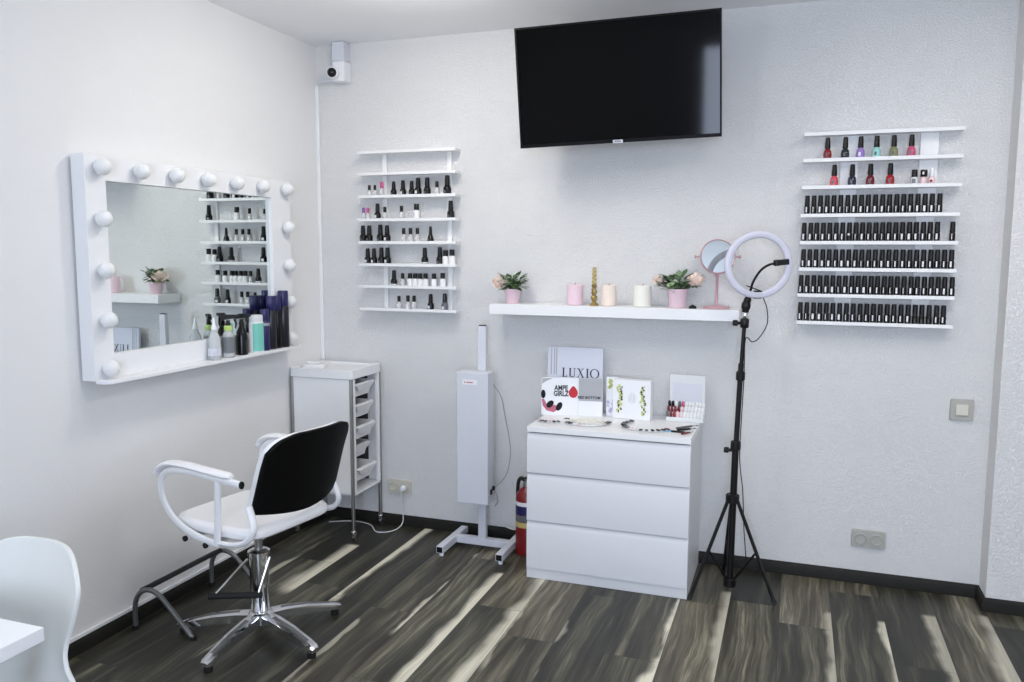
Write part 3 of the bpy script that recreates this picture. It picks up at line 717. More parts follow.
blossom('lime_flower', M['limeprint'], [(-.006, .150, .195)], 7, .006, .011, .0004, -.0043)
blossom('lilac_flowers', M['lilacprint'], [(-.004, .02, .085)], 12, .005, .009, .0004, -.0043, .02)
# acrylic tip display
t = thing('swatch_display', 'stepped white stand of nail colour tips with clear back panel on the dresser', 'display stand', (2.205, -.120, DT), -.05)
MB().box(-.088, .092, .040, .048, .001, .232, ).build('back_panel', M['acrylic'], t, bevel=.001)
MB().box(-.070, .076, .0388, .0398, .085, .19).build('print_panel', M['greywhite'], t)
mb = MB()
for k in range(3): mb.box(-.092, .096, .022-k*.024, .0395-k*.024, .0005, .066-k*.022)
mb.build('stepped_base', M['acrylic'], t, bevel=.001)
tipm = {}
def tip_mesh(m):
    if m not in tipm: tipm[m] = MB().loft([[(p[0]*a, p[1]*.4*a-b, z) for p in rrect(.0155, .012, .005, 2)] for z, a, b in ((0, .9, 0), (.014, 1, .001), (.027, .8, .0), (.031, .45, -.001))]).mesh('tip', M[m])
    return tipm[m]
cols = [['gloss_black', 'gloss_black', 'whitevarnish', 'ngrey', 'npink'] + ['whitevarnish']*6, ['nwine', 'nwine', 'nwine', 'nwine', 'nblush'] + ['whitevarnish']*6, ['ngrey', 'nwine', 'nred', 'nblush', 'nblush'] + ['whitevarnish']*6]
for k in range(3):
    for i, m in enumerate(cols[k]):
        o = bpy.data.objects.new('nail_tip', tip_mesh(m)); COL.objects.link(o); o.parent = t; o.location = (-.084+.0172*i, .027-k*.024, .0662-k*.022)
# swatch rings lying on the top
def swatch_ring(name, loc, R, a0, a1, n, mats, label, rz=0):
    t = thing(name, label, 'colour swatches', loc, rz, 'tip swatches lying on the dresser')
    MB().tube(arc((0, 0), R, a0, a1, 24, lambda x, y: (x, y, .004)), .0035, 6).build('carrier_strip', M['acrylic'], t)
    for i in range(n):
        a = a0+(a1-a0)*(i+.5)/n
        T = Matrix.Translation((R*math.cos(a), R*math.sin(a), .0078)) @ Matrix.Rotation(a-PI/2, 4, 'Z')
        mb = MB(); mb.loft([[T @ Vector((p[0]*s_, p[1]*s_, z)) for p in rrect(.017, .030, .007, 3)] for z, s_ in ((0, .95), (.003, 1), (.005, .7))])
        mb.build('nail_tip', M[mats[i % len(mats)]], t)
swatch_ring('swatch_strip', (1.560, -.330, DT), .075, PI*1.22, PI*1.78, 6, ['nblush', 'ngrey', 'nteal', 'nblush', 'gloss_black', 'ngrey'], 'short strip of brown and black nail tips at the dresser edge under the leaflet')
swatch_ring('swatch_ring', (1.745, -.315, DT), .110, PI*.95, PI*2.1, 15, ['gloss_black', 'whitevarnish', 'whitevarnish', 'ngrey', 'gloss_black', 'whitevarnish', 'nblush', 'whitevarnish', 'ivorywax', 'ivorywax', 'whitevarnish', 'nblush', 'ngrey', 'gloss_black', 'whitevarnish'], 'pale ring of nail tips in the middle of the dresser top')
swatch_ring('swatch_circle', (2.050, -.320, DT), .118, PI*.75, PI*1.88, 15, ['gloss_black', 'ngrey', 'gloss_black', 'ngrey', 'gloss_black', 'gloss_black', 'ngrey', 'nblush', 'whitevarnish', 'gloss_black', 'ngrey', 'gloss_black', 'gloss_black', 'nteal', 'nred'], 'ring of mostly black nail tips in front of the flower box')
mb = MB(); mb.prism(ell(0, 0, .085, .055), lambda a, b: (a, b, .001), lambda a, b: (a, b, .009))
o = mb.build('colour_palette', M['ivorywax'], loc=(1.742, -.300, DT)); tag(o, 'flat cream palette lying inside the pale ring of nail tips', 'palette')
mb = MB()
for k in range(8): mb.lathe([(.010, .0092), (.012, .0095), (.011, .012), (.001, .012)], 10, c=(.058*math.cos(k*PI/4), .034*math.sin(k*PI/4), 0))
o2 = mb.build('colour_dots', M['petalw'], o)
def brush(p0, p1, r, m, lab, mt='silver'):
    p0 = Vector(p0); p1 = Vector(p1); L = (p1-p0).length; q = (p1-p0).normalized().to_track_quat('Z', 'Y').to_matrix().to_4x4()
    t = thing('nail_brush', lab, 'brush', p0, 0, 'brushes by the swatch stand'); 
    lathe_part('handle', [(r*.6, 0), (r, .004), (r, L*.62), (r*.7, L*.70)], M[m], t, 10, T=q)
    lathe_part('ferrule', [(r*.7, L*.70), (r*.75, L*.72), (r*.55, L*.86)], M[mt], t, 10, T=q)
    lathe_part('bristles', [(r*.5, L*.86), (r*.6, L*.9), (.0005, L)], M['wick'], t, 8, T=q)
brush((2.190, -.330, DT+.006), (2.290, -.245, DT+.012), .0055, 'ngrey', 'grey nail brush, hindmost of the brushes before the swatch stand')
brush((2.200, -.365, DT+.006), (2.285, -.300, DT+.007), .005, 'black', 'black nail brush in the middle of the brushes before the swatch stand')
brush((2.175, -.400, DT+.006), (2.272, -.405, DT+.006), .005, 'black', 'black nail brush lying nearest the dresser front edge')
brush((2.230, -.445, DT+.006), (2.281, -.375, DT+.006), .0045, 'nwine', 'wine coloured nail brush at the dresser corner')
mb = MB(); mb.prism(rrect(.040, .050, .006), lambda a, b: (a, b, .0005), lambda a, b: (a, b, .004))
o = mb.build('price_tag', M['blue_tag'], loc=(2.150, -.372, DT)); tag(o, 'small sky blue tag lying beside the nail brushes', 'tag')

# ------------------------------------------------------------------ fire extinguisher
t = thing('fire_extinguisher', 'red fire extinguisher on the floor beside the dresser', 'fire extinguisher', (1.378, -.185, 0), -.5); t.scale = (1, 1, 1.045)
R = .058
lathe_part('cylinder', [(R-.006, 0), (R, .006), (R, .30), (R-.006, .322), (R-.022, .342), (.022, .352), (.018, .36)], M['red'], t, 28)
for z0, z1, m in ((.150, .178, 'yellow'), (.180, .215, 'ngrey'), (.217, .262, 'navy'), (.264, .285, 'whitelabel')):
    lathe_part('label_band', [(R+.0002, z0), (R+.0010, z0+.0005), (R+.0010, z1-.0005), (R+.0002, z1)], M[m], t, 28)
lathe_part('valve', [(.020, .358), (.020, .378), (.013, .382), (.013, .395), (.001, .396)], M['steel'], t, 16)
mb = MB(); mb.box(-.012, .085, -.010, .010, .398, .406); mb.box(-.012, .075, -.009, .009, .378, .385); mb.build('lever', M['black'], t, bevel=.002)
MB().tube(bez([(-.012, 0, .388), (-.045, 0, .392), (-.066, 0, .36), (-.070, 0, .28), (-.070, .0, .18)], 6), .010, 10).build('hose', M['rubber'], t)

# ------------------------------------------------------------------ air steriliser on its stand
t = thing('air_purifier_stand', 'tall white box air steriliser on an H shaped floor stand', 'air purifier', (1.130, -.200, 0), 0)
for x in (-.170, .170):
    r_ = B(x-.020, x+.020, -.205, .150, .022, .060).build('base_rail', M['greywhite'], t, bevel=.002)
    for y in (-.180, .125): MB().lathe([(.010, 0.0), (.012, .001), (.012, .014), (.006, .022)], 12, c=(x, y, 0)).build('foot', M['whiteplastic'], r_)
    for y0, y1 in ((-.2065, -.2052), (.1502, .1515)): B(x-.016, x+.016, y0, y1, .026, .056).build('end_plug', M['black'], r_)
B(-.1495, .1495, -.022, .022, .0225, .0595).build('cross_rail', M['greywhite'], t, bevel=.002)
B(-.022, .022, -.016, .016, .060, 1.240).build('column', M['greywhite'], t, bevel=.002)
B(-.018, .018, -.013, .013, 1.2402, 1.245).build('column_cap', M['black'], t)
bx = B(-.105, .073, -.115, -.018, .286, 1.000).build('lamp_housing', M['greywhite'], t, bevel=.003)
B(-.070, .012, -.1175, -.1155, .935, .962).build('maker_label', M['paper'], bx)
mb = MB(); mb.box(-.060, -.054, -.1182, -.1177, .944, .952); mb.box(-.048, -.010, -.1182, -.1177, .945, .951); mb.build('label_print', M['roseprint'], bx)
B(.0732, .079, -.080, -.060, .335, .362).build('switch', M['black'], bx)
B(.0732, .085, -.050, -.030, .352, .372).build('plug_inlet', M['black'], bx)
MB().tube(bez([(.081, -.04, .358), (.094, -.04, .33), (.095, -.02, .28), (.06, .03, .24)], 6), .003, 8).build('power_lead', M['cable_grey'], t)
MB().tube(bez([(.0745, -.03, .93), (.108, -.005, .86), (.112, .05, .74), (.125, .10, .55), (.118, .06, .42), (.086, -.038, .364)], 8), .003, 8).build('signal_lead', M['cable_grey'], t)
o = MB().tube(bez([(1.235, -.012, .34), (1.285, -.012, .24), (1.305, -.020, .12), (1.27, -.030, .07), (1.21, -.030, .075), (1.16, -.022, .10)], 8), .0045, 8).build('power_cable', M['cable_white']); tag(o, 'white cable hanging in a loop on the wall behind the steriliser stand', 'cable')

# ------------------------------------------------------------------ trolley
t = thing('salon_trolley', 'tall white salon trolley with five pull out trays in the corner', 'trolley', (.212, -.190, 0), 0)
TW, TD, TH = .385, .32, .978; hx, hy = TW/2, TD/2
mb = MB(); outer = rrect(TW+.02, TD+.02, .02); inner = rrect(TW-.02, TD-.02, .016)
mb.loft([[(p[0], p[1], z) for p in ring] for ring, z in ((outer, TH-.050), (outer, TH), (inner, TH), (inner, TH-.012))]); mb.build('tray_top', M['white'], t, bevel=.002)
for sx in (-1, 1):
    for sy in (-1, 1):
        p_ = MB().tube([(sx*(hx-.002), sy*(hy-.002), .055), (sx*(hx-.002), sy*(hy-.002), TH-.051)], .011, 12).build('post', M['steel'], t)
        c = MB(); c.lathe([(.013, .040), (.015, .044), (.015, .058), (.009, .062)], 12, c=(sx*(hx-.002), sy*(hy-.002), 0)); c.box(sx*(hx-.002)-.012, sx*(hx-.002)+.012, sy*(hy-.002)-.006, sy*(hy-.002)+.022, .026, .042)
        c.build('caster_fork', M['chrome'], t, bevel=.002)
        W_ = Matrix.Translation((sx*(hx-.002), sy*(hy-.002)+.012, .0205)) @ Matrix.Rotation(PI/2, 4, 'Y')
        MB().lathe([(.012, -.009), (.019, -.008), (.020, -.004), (.020, .004), (.019, .008), (.012, .009)], 18, T=W_).build('wheel', M['steel'], t)
B(-hx+.012, hx-.012, -hy-.004, -hy+.004, .275, TH-.052).build('front_panel', M['white'], t, bevel=.001)
B(-hx+.012, hx-.012, hy-.004, hy+.004, .275, TH-.052).build('back_panel', M['white'], t, bevel=.001)
B(-hx-.004, -hx+.004, -hy+.012, hy-.012, .275, TH-.052).build('side_panel', M['dark_interior'], t)  # coloured dark to stand in for the shade inside the trolley
for y in (-hy+.0052,): B(-hx+.014, hx-.013, y, y+.0012, .276, TH-.054).build('inner_shade', M['dark_interior'], t)  # thin dark sheets added as painted shade in the gaps between trays
B(-hx+.014, hx-.075, hy-.0065, hy-.0053, .276, TH-.054).build('inner_shade', M['dark_interior'], t)
B(-hx+.012, hx+.004, -hy+.006, hy-.006, .262, .274).build('bottom_plate', M['white'], t, bevel=.001)
for y in (-hy+.012, hy-.030): B(hx-.012, hx+.008, y, y+.018, .275, TH-.052).build('rail_strip', M['white'], t, bevel=.001)
for k, out in enumerate((.012, .006, .016, -.022, .020)):
    z0 = .814-k*.122
    mb = MB(); y0, y1 = -hy+.033, hy-.045
    def ringo(dx, dy, z, n=.020): return [(p[0]+out*.5, p[1]-.006, z) for p in rrect(TW-.05+out-dx, y1-y0-dy, n)]
    mb.loft([ringo(.03, .03, z0), ringo(.0, .0, z0+.070), ringo(-.018, -.004, z0+.071), ringo(-.018, -.004, z0+.078), ringo(.012, .012, z0+.078), ringo(.04, .04, z0+.006)])
    mb.build('tray', M['tray'], t)
    f_ = t.children[-1]
    mb = MB(); xo = hx-.025+out
    lip = [(-.108, 0), (.096, 0), (.090, -.014), (.060, -.034), (.02, -.042), (-.032, -.042), (-.072, -.034), (-.102, -.014)]
    mb.prism(lip, lambda a, b: (xo+.006, a, z0+.074+b), lambda a, b: (xo+.022+b*.35, a, z0+.074+b))
    mb.build('tray_grip', M['tray'], f_, bevel=.002)
t = thing('towel', 'folded white towel lying on top of the trolley', 'towel', (.105, -.235, TH-.0115), .3)
mb = MB()
mb.loft([[(p[0]*s_, p[1]*s_, z) for p in rrect(.13, .10, .02)] for z, s_ in ((0, .96), (.006, 1), (.013, .97), (.0145, 1.0), (.021, .96), (.024, .8))]); mb.build('fold', M['leather'], t)
mb = MB(); mb.loft([[(p[0]*s_-.01, p[1]*s_+.01, z) for p in rrect(.09, .07, .02)] for z, s_ in ((.0242, .9), (.028, 1), (.034, .9))]); mb.build('upper_fold', M['leather'], t)

# ------------------------------------------------------------------ sockets, switch
def socket(x, z, m, lab, plug=False):
    t = thing('wall_socket', lab, 'socket', (x, -.001, z), 0)
    mb = MB(); mb.loft([[(p[0]*a, y, p[1]*b) for p in rrect(.155, .085, .010)] for y, a, b in ((0, 1, 1), (-.009, 1, 1), (-.013, .97, .95))]); mb.build('frame_plate', m, t)
    for sx in (-.036, .036):
        Q = Matrix.Translation((sx, -.0132, 0)) @ Matrix.Rotation(PI/2, 4, 'X')
        i_ = MB().lathe([(.028, 0), (.028, .0045), (.0245, .0055), (.0225, .004), (.0205, -.0112), (.001, -.0115)], 24, T=Q).build('socket_insert', m, t)
        MB().lathe([(.0200, -.0110), (.0200, -.0100), (.001, -.0100)], 24, T=Q).build('hollow_shade', M['socketin'], i_)  # darker disc puts the shade of the recess into its colour
        mb = MB()
        for hz in (-.0085, .0085): mb.lathe([(.0030, -.0099), (.0030, -.0088)], 8, T=Q @ Matrix.Translation((hz, 0, 0)))
        mb.build('pin_hole', M['black'], i_)
    return t
socket(3.102, .231, M['socketgrey'], 'grey double wall socket low on the wall beneath the full polish rack')
socket(.520, .236, M['beige'], 'beige double wall socket low on the wall behind the trolley')
t = thing('power_plug', 'white plug and thin cable in the socket behind the trolley', 'plug', (.556, -.0190, .236))
MB().lathe([(.018, 0), (.019, .002), (.019, .022), (.012, .034), (.001, .035)], 16, T=Matrix.Rotation(PI/2, 4, 'X')).build('plug_body', M['whiteplastic'], t)
MB().tube(bez([(0, -.030, -.004), (-.004, -.035, -.05), (.010, -.040, -.13), (.015, -.06, -.20), (-.02, -.11, -.231), (-.10, -.16, -.231), (-.2, -.06, -.231), (-.33, -.04, -.231), (-.46, -.1, -.231)], 7), .003, 8).build('cable', M['cable_white'], t)
t = thing('light_switch', 'single square light switch on the wall below the full polish rack', 'light switch', (3.474, -.001, .906))
mb = MB(); mb.loft([[(p[0]*a, y, p[1]*a) for p in rrect(.100, .100, .008)] for y, a in ((0, 1), (-.006, 1), (-.014, .94), (-.014, .62))]); mb.build('frame_plate', M['socketgrey'], t)
mb = MB(); mb.box(-.026, .026, -.022, -.0145, -.026, .026, Matrix.Rotation(-.08, 4, 'X')); mb.build('rocker', M['rocker'], t, bevel=.002)

# ------------------------------------------------------------------ ring light on tripod
TX, TY = 2.467, -.330
t = thing('ring_light', 'white ring light on a black tripod stand beside the dresser', 'ring light', (TX, TY, 0))
feet = [(-.168, -.160), (.210, -.088), (-.045, .200)]
J = .46
for fx, fy in feet:
    l_ = MB().tube([(fx*.11, fy*.11, J), (fx, fy, .012)], .0085, 8).build('leg', M['black'], t)
    MB().tube([(fx*.97, fy*.97, .026), (fx*1.02, fy*1.02, .0065)], .011, 8).build('rubber_foot', M['rubber'], l_)
    MB().tube([(fx*.06, fy*.06, .055), (fx*.55, fy*.55, .222)], .0055, 6).build('brace', M['black'], l_)
MB().tube([(0, 0, .030), (.006, 0, .72)], .016, 12).build('lower_pole', M['black'], t)
MB().tube([(.006, 0, .66), (.018, 0, 1.12)], .0125, 12).build('middle_pole', M['black'], t)
MB().tube([(.017, 0, 1.06), (.028, -.002, 1.335)], .0095, 12).build('upper_pole', M['black'], t)
for z, r in ((.048, .030), (.465, .032), (.725, .024), (1.06, .021), (1.31, .020)):
    cx = 0 if z < .6 else (.006 if z < 1 else (.017 if z < 1.2 else .027))
    MB().lathe([(r*.8, z-.022), (r, z-.017), (r, z+.017), (r*.8, z+.022)], 14, c=(cx, 0, 0)).build('collar', M['black'], t)
for z in (.70, 1.31):
    MB().lathe([(.006, .012), (.008, .03), (.014, .032), (.014, .05), (.010, .054)], 10, c=(0, 0, 0), T=Matrix.Translation((.006 if z < 1 else .027, 0, z)) @ Matrix.Rotation(-PI/2, 4, 'Y')).build('knob', M['black'], t)
MB().lathe([(.010, 1.332), (.012, 1.335), (.012, 1.360), (.009, 1.365)], 12, c=(.028, 0, 0)).build('chrome_stud', M['chrome'], t)
MB().tube(bez([(.028, 0, 1.362), (.032, 0, 1.40), (.040, -.006, 1.43), (.045, -.012, 1.455)], 4), [.016]*2+[.021]*3+[.017]*3+[.013]*5, 10).build('ball_head', M['black'], t)
RC = Vector((.080, -.022, 1.583)); RM = Matrix.Translation(RC) @ Matrix.Rotation(.32, 4, 'Z')
mb = MB(); prof = []
for k in range(16):
    a = 2*PI*k/16; ca, sa = math.cos(a), math.sin(a)
    prof.append((.1385+.0165*math.copysign(abs(ca)**.7, ca), .013*math.copysign(abs(sa)**.7, sa)))
rings = []
for k in range(56):
    a = 2*PI*k/56; rings.append([RM @ Vector((r*math.cos(a), y, r*math.sin(a))) for r, y in prof])
mb.loft(rings, loop=True); ring = mb.build('lamp_ring', M['diffuser'], t, ang=60)
mb = MB(); mb.box(-.018, .018, -.010, .012, -.155, -.118, RM); mb.build('ring_mount', M['black'], t, bevel=.003)
pth = [RM @ Vector(p) for p in ((-.035, -.012, -.118), (-.028, -.03, -.075), (.0, -.04, -.025), (.035, -.04, .0), (.072, -.035, .008))]
MB().tube(bez(pth, 6), .0055, 8).build('gooseneck', M['black'], t)
T2 = RM @ Matrix.Translation((.096, -.034, .012)) @ Matrix.Rotation(-.10, 4, 'Y')
mb = MB(); mb.box(-.026, .032, -.010, .010, -.013, .013, T2); mb.lathe([(.010, -.014), (.016, -.012), (.016, .012), (.010, .014)], 12, c=(-.022, 0, 0), T=T2); mb.build('phone_clamp', M['black'], t, bevel=.003)
mb = MB(); mb.tube([RM @ Vector((-.022+.036*math.cos(a), -.028+.012*math.sin(a), -.108-.013*math.cos(a))) for a in [2*PI*k/20 for k in range(20)]], .0022, 6, closed=True); mb.build('cable_loop', M['black'], t)
MB().tube(bez([RM @ Vector((.03, .01, -.15)), (.125, -.01, 1.38), (.128, -.01, 1.31), (.095, -.01, 1.245), (.065, -.01, 1.225), (.034, -.013, 1.235), (.033, 0, 1.05), (.026, -.004, .74), (.03, .004, .62), (.045, .02, .5), (.055, .06, .3), (.07, .10, .12)], 8), .0024, 6).build('power_cable', M['black'], t)

# ------------------------------------------------------------------ salon chair
CA = math.radians(171)
t = thing('salon_chair', 'white hydraulic salon chair with black back panel facing the vanity mirror', 'chair', (.600, -1.465, 0), CA)
# local frame: +x forward (towards the mirror), +y is the sitter's left (camera side)
for k in range(5):
    a = math.radians(-90+72*k)-CA
    d = Vector((math.cos(a), math.sin(a), 0)); s = Vector((-d.y, d.x, 0))
    def sec(r, w, zt, zb): return [d*r+s*w*.5+Vector((0, 0, zb)), d*r+s*w*.5+Vector((0, 0, zt-.004)), d*r+s*w*.30+Vector((0, 0, zt)), d*r-s*w*.30+Vector((0, 0, zt)), d*r-s*w*.5+Vector((0, 0, zt-.004)), d*r-s*w*.5+Vector((0, 0, zb))]
    mb = MB(); mb.loft([sec(.030, .062, .100, .060), sec(.10, .060, .099, .060), sec(.20, .055, .087, .052), sec(.30, .048, .066, .036), sec(.345, .046, .053, .030), sec(.360, .030, .046, .030)])
    l_ = mb.build('leg', M['chrome'], t)
    mb = MB(); mb.loft([[d*r+s*(w_)+Vector((0, 0, z)) for w_ in (-hw, hw)]+[d*r+s*(w_)+Vector((0, 0, z-.004)) for w_ in (hw, -hw)] for r, hw, z in ((.09, .010, .1002), (.20, .0095, .0880), (.31, .008, .0645))]); mb.build('groove', M['greytube'], l_)
    MB().lathe([(.016, 0), (.018, .003), (.017, .028), (.012, .032)], 12, c=tuple(d*.335)).build('rubber_foot', M['rubber'], l_)
lathe_part('hub', [(.050, .055), (.056, .060), (.056, .094), (.046, .104), (.040, .108)], M['chrome'], t, 24)
lathe_part('pump_column', [(.038, .105), (.040, .108), (.040, .355), (.046, .357), (.046, .372), (.030, .380), (.020, .381)], M['chrome'], t, 28)
lathe_part('piston', [(.017, .381), (.017, .486)], M['steel'], t, 16)
mb = MB(); mb.box(-.16, .15, -.018, .018, .486, .503); mb.box(-.03, .03, -.15, .15, .486, .503); mb.build('seat_plate', M['greytube'], t, bevel=.003)
for p0, p1 in (((.020, .045, .345), (.112, .142, .205)), ((-.044, -.020, .345), (-.040, .048, .205))):
    MB().tube([p0, p1], .0055, 8).build('pedal_rod', M['chrome'], t)
MB().tube([(.135, .156, .200), (-.052, .040, .200)], .014, 10).build('pedal_bar', M['rubber'], t)
def soft_pad(name, rings, m, sub=2):
    o = MB().loft(rings).build(name, m, t)
    s_ = o.modifiers.new('soft', 'SUBSURF'); s_.levels = s_.render_levels = sub
    return o
# seat cushion: rounded outline, thick, slightly dished
out = rrect(.50, .49, .10, 4)
def srow(k, z, dz=.0): return [(p[0]*k+.02, p[1]*k, z+dz*max(0, p[0])+.012*max(0, (-p[0]-.1)*4)) for p in out]
soft_pad('seat', [srow(.60, .504), srow(.92, .504), srow(1.0, .514), srow(1.0, .540), srow(.95, .556, .02), srow(.55, .552, .01), srow(.2, .550)], M['leather'], 1)
# backrest: bent panel, white front cushion and black back shell
def back_surf(u, v, off):
    """u -1..1 across, v 0..1 up, off = outwards (backwards)"""
    w = (.240 - .006*v) * u - .020
    bend = .060*abs(u)**2.2
    x = -.238 - .100*v - off + bend
    top = -.030*max(0, abs(u)-.55)/.45
    bot = .050*(1-abs(u)**3)*0 
    z = .622 + .318*v + top*max(0, v-.6)/.4 
    return Vector((x, w, z))
def back_panel(name, m, o0, o1, v0, v1, um, lift):
    mb = MB(); NU, NV = 20, 9
    def g(off, sh):
        G_ = []
        for j in range(NV+1):
            row = []
            for i in range(NU+1):
                u = (2*i/NU-1)*um; v = v0+(v1-v0)*j/NV
                cu = abs(u)/um
                # rounded corners
                rc = max(0, (cu-.80)/.20); 
                vv = v
                if j > NV*.6: vv = v0+(v1-v0)*(j/NV-.16*rc**2*(j/NV-.6)/.4)
                p_ = back_surf(u*(1-sh), vv, off); p_.z += -lift*(1-cu**1.6)*max(0, 1-j/3)
                row.append(p_)
            G_.append(row)
        return G_
    A = g(o0, 0); C_ = g(o1, .0)
    n = NU+1
    vs = [p for r in A for p in r]; off = len(vs); vs += [p for r in C_ for p in r]; fs = []
    for j in range(NV):
        for i in range(NU):
            fs.append((j*n+i, j*n+i+1, (j+1)*n+i+1, (j+1)*n+i)); fs.append((off+j*n+i, off+(j+1)*n+i, off+(j+1)*n+i+1, off+j*n+i+1))
    edge = [i for i in range(n)] + [j*n+NU for j in range(1, NV+1)] + [NV*n+i for i in range(NU-1, -1, -1)] + [j*n for j in range(NV-1, 0, -1)]
    for k in range(len(edge)):
        a, b = edge[k], edge[(k+1) % len(edge)]; fs.append((a, b, off+b, off+a))
    mb.add(vs, fs)
    return mb.build(name, m, t, bevel=.006)
back_panel('back_shell', M['blackleather'], .004, .026, 0, 1, 1, .030)
back_panel('backrest', M['leather'], -.024, .0035, .02, .985, .985, .03)
# frame tubes
def side(sy):
    pts = [(-.200, sy*.236, .66), (-.228, sy*.242, .600), (-.228, sy*.250, .560), (-.195, sy*.258, .522), (-.13, sy*.262, .503), (-.06, sy*.264, .500)]
    MB().tube(bez(pts, 6), .011, 10, ry=.015).build('back_tube', M['white'], t)
    loop = [(-.060, sy*.268, .497), (.02, sy*.268, .503), (.11, sy*.269, .525), (.19, sy*.270, .566), (.240, sy*.272, .632), (.248, sy*.274, .700), (.215, sy*.275, .750), (.14, sy*.276, .770), (.02, sy*.276, .772), (-.12, sy*.276, .762)]
    if sy > 0: loop.append((-.205, sy*.276, .757))
    MB().tube(bez(loop, 6), .015, 10, ry=.011).build('arm_frame', M['white'], t)
    MB().tube([(-.058, sy*.269, .492), (-.072, sy*.273, .62), (-.080, sy*.275, .755)], .015, 10, ry=.011, up=(1, 0, 0)).build('arm_post', M['white'], t)
    e_ = loop[-1]; MB().tube([e_, (e_[0]-.007, e_[1], e_[2])], .0155, 10, ry=.0115).build('end_plug', M['black'], t)
    pad = [(.262, sy*.276, .738), (.244, sy*.276, .766), (.185, sy*.276, .792), (.09, sy*.276, .796), (-.03, sy*.276, .789), (-.155, sy*.276, .782)]
    P_ = bez(pad, 5); n = len(P_)
    MB().tube(P_, [.008]+[.013]*(n-2)+[.008], 12, ry=[.016]+[.026]*(n-2)+[.016], up=(0, 0, 1)).build('armrest', M['leather'], t)
for sy in (-1, 1): side(sy)
for x, z in ((.0, .484), (.115, .492)):
    MB().tube([(x, -.272, z), (x, .272, z)], .011, 10).build('cross_tube', M['white'], t)
    for sy in (-1, 1): MB().tube([(x, sy*.272, z), (x, sy*.281, z)], .0118, 10).build('end_plug', M['black'], t)

# ------------------------------------------------------------------ footrest
t = thing('footrest', 'low grey tubular footrest with black bar between the chair and the wall', 'footrest', (0, 0, 0))
def arch(y):
    pts = [(.058, y, .004), (.058, y, .075), (.066, y, .130), (.095, y, .172), (.140, y, .188), (.190, y, .174), (.235, y, .135), (.300, y, .070), (.364, y, .006)]
    a = MB().tube(bez(pts, 6), .011, 10).build('arch_tube', M['greytube'], t)
    for x in (.058, .364): MB().lathe([(.0125, 0), (.0135, .002), (.0130, .016)], 10, c=(x, y, 0)).build('rubber_tip', M['rubber'], a)
arch(-1.610); arch(-1.120)
TT = Matrix.Translation((.110, 0, .183)) @ Matrix.Rotation(-.45, 4, 'Y')
MB().box(-.034, .030, -1.600, -1.130, -.009, .012, TT).build('foot_bar', M['rubber'], t, bevel=.005)

# ------------------------------------------------------------------ white shell chair and table, near corner
t = thing('shell_chair', 'white plastic shell chair pulled up to the white table', 'chair', (.757, -2.866, .016), 0)
prof = bez([(-.225, .425), (-.20, .452), (-.10, .448), (.03, .436), (.13, .446), (.185, .500), (.210, .590), (.228, .690), (.240, .770), (.246, .815)] and [(-.225, .425, 0), (-.20, .452, 0), (-.10, .448, 0), (.03, .436, 0), (.13, .446, 0), (.185, .500, 0), (.210, .590, 0), (.228, .690, 0), (.242, .775, 0), (.247, .826, 0)], 4)
hw = bez([(.16, 0, 0), (.205, 0, 0), (.232, 0, 0), (.242, 0, 0), (.240, 0, 0), (.218, 0, 0), (.182, 0, 0), (.196, 0, 0), (.204, 0, 0), (.200, 0, 0)], 4)
rings = []
N_ = len(prof)
for i, (p, w_) in enumerate(zip(prof, hw)):
    f = i/(N_-1); row = []
    for k in range(15):
        u = (k/7)-1
        up_ = .055*abs(u)**2.6*(1-min(1, max(0, (f-.35)/.25))); fw = .075*abs(u)**2.2*min(1, max(0, (f-.35)/.25))
        zz = p[1]+up_ - .085*abs(u)**4.5*max(0, (f-.55)/.45)
        row.append((w_.x*u, p[0]-fw, zz))
    rings.append(row)
o = MB().loft(rings, closed=False, caps=False).build('seat_shell', M['shell'], t)
s_ = o.modifiers.new('thick', 'SOLIDIFY'); s_.thickness = .013; s_.offset = 0
b_ = o.modifiers.new('rim', 'BEVEL'); b_.width = .003; b_.segments = 2; b_.limit_method = 'ANGLE'
s_ = o.modifiers.new('soft', 'SUBSURF'); s_.levels = s_.render_levels = 1
for sx in (-1, 1):
    for y0, y1 in ((-.12, -.21), (.10, .22)):
        MB().tube([(sx*.12, y0, .428), (sx*.20, y1, -.012)], [.014, .010], 10).build('leg', M['whiteplastic'], t)
mb = MB(); mb.box(-.13, .13, -.13, -.11, .415, .428); mb.box(-.13, .13, .09, .11, .415, .428); mb.build('leg_brace', M['greytube'], t)
t = thing('table', 'white table corner in front of the white shell chair', 'table', (0, 0, 0))
B(.16, 1.057, -3.60, -2.885, .716, .750).build('tabletop', M['white'], t, bevel=.0015)
for x in (.24, .955):
    for y in (-3.52, -2.985): B(x-.022, x+.022, y-.022, y+.022, .001, .7155).build('leg', M['greytube'], t, bevel=.002)
mb = MB(); mb.box(.262, .933, -2.995, -2.975, .670, .7155); mb.box(.262, .933, -3.53, -3.51, .670, .7155); mb.build('apron', M['greytube'], t)

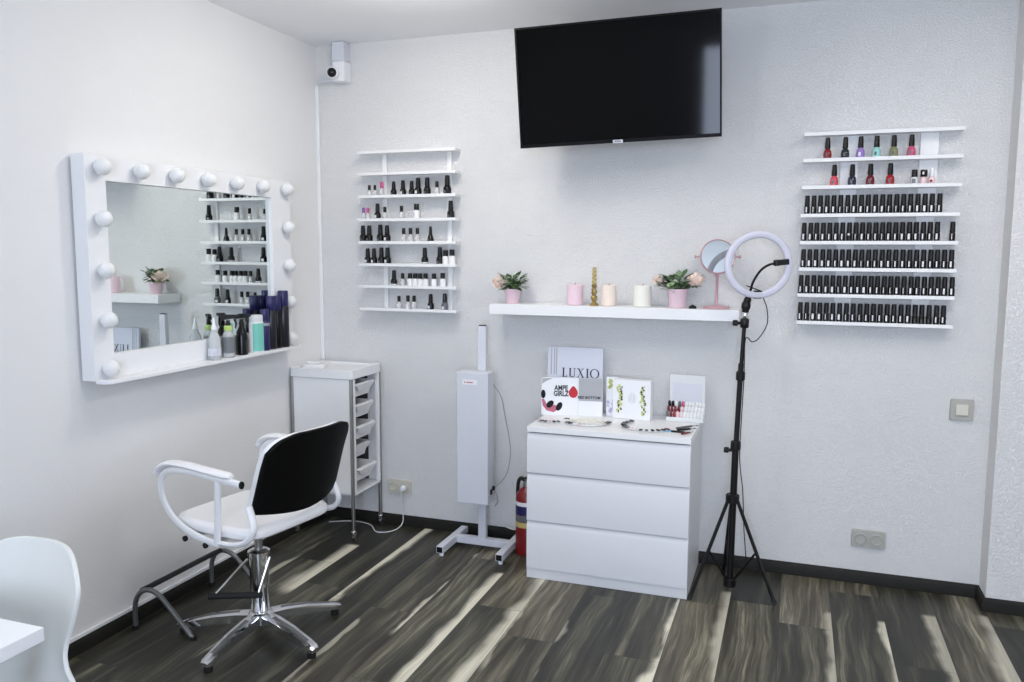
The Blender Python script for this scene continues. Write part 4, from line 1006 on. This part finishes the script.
# ------------------------------------------------------------------ light
def area(name, loc, rot, sx, sy, power, col):
    l = bpy.data.lights.new(name, 'AREA'); l.shape = 'RECTANGLE'; l.size = sx; l.size_y = sy; l.energy = power; l.color = col
    o = bpy.data.objects.new(name, l); COL.objects.link(o); o.location = loc; o.rotation_euler = rot; return o
WARM = (1, .945, .87)
def pendant(loc, power):
    l = bpy.data.lights.new('pendant_lamp', 'POINT'); l.shadow_soft_size = .10; l.energy = power; l.color = WARM
    o = bpy.data.objects.new('pendant_lamp', l); COL.objects.link(o); o.location = loc
pendant((1.12, -1.08, 2.68), 11.5)
area('ceiling_lamp', (1.40, -1.80, H-.025), (0, 0, 0), .5, .5, 5, WARM)
area('ceiling_lamp', (3.10, -2.10, H-.025), (0, 0, 0), .6, .6, 15, WARM)
area('ceiling_lamp', (3.70, -1.30, H-.025), (0, 0, 0), .6, .6, 9, WARM)
area('ceiling_lamp', (1.25, -.95, H-.025), (0, 0, 0), .4, .4, 4, WARM)
area('daylight_and_fill', ((wx0+wx1)/2, YR-.06, (wz0+wz1)/2), (PI/2, 0, 0), wx1-wx0-.1, wz1-wz0-.1, 102, (.68, .78, 1.0))
area('daylight_and_fill', (.012, -4.7, 1.6), (0, -PI/2, 0), 1.3, 1.5, 26, (.95, .97, 1.0))  # unseen fill light added to brighten the pier side, no opening behind it
W = bpy.data.worlds.new('sky'); S.world = W; W.use_nodes = True
bg = W.node_tree.nodes['Background']; bg.inputs[0].default_value = (.85, .92, 1, 1); bg.inputs[1].default_value = .6

# ------------------------------------------------------------------ camera
cam = bpy.data.cameras.new('camera'); co = bpy.data.objects.new('camera', cam); COL.objects.link(co); S.camera = co
F_ = 812.227; cam.sensor_width = 36; cam.lens = F_*36/1024; cam.clip_start = .02
r = Vector((.94396824, .33001655, .0036111)); u = Vector((-.04009695, .10381776, .99378776)); w = Vector((-.32759151, .93824887, -.11123332))
co.matrix_world = Matrix(((r.x, u.x, -w.x, 2.71506), (r.y, u.y, -w.y, -4.26101), (r.z, u.z, -w.z, 1.64610), (0, 0, 0, 1)))
S.view_settings.view_transform = 'Standard'; S.view_settings.look = 'None'; S.view_settings.gamma = 1; S.view_settings.exposure = 0.10
S.view_settings.use_curve_mapping = False
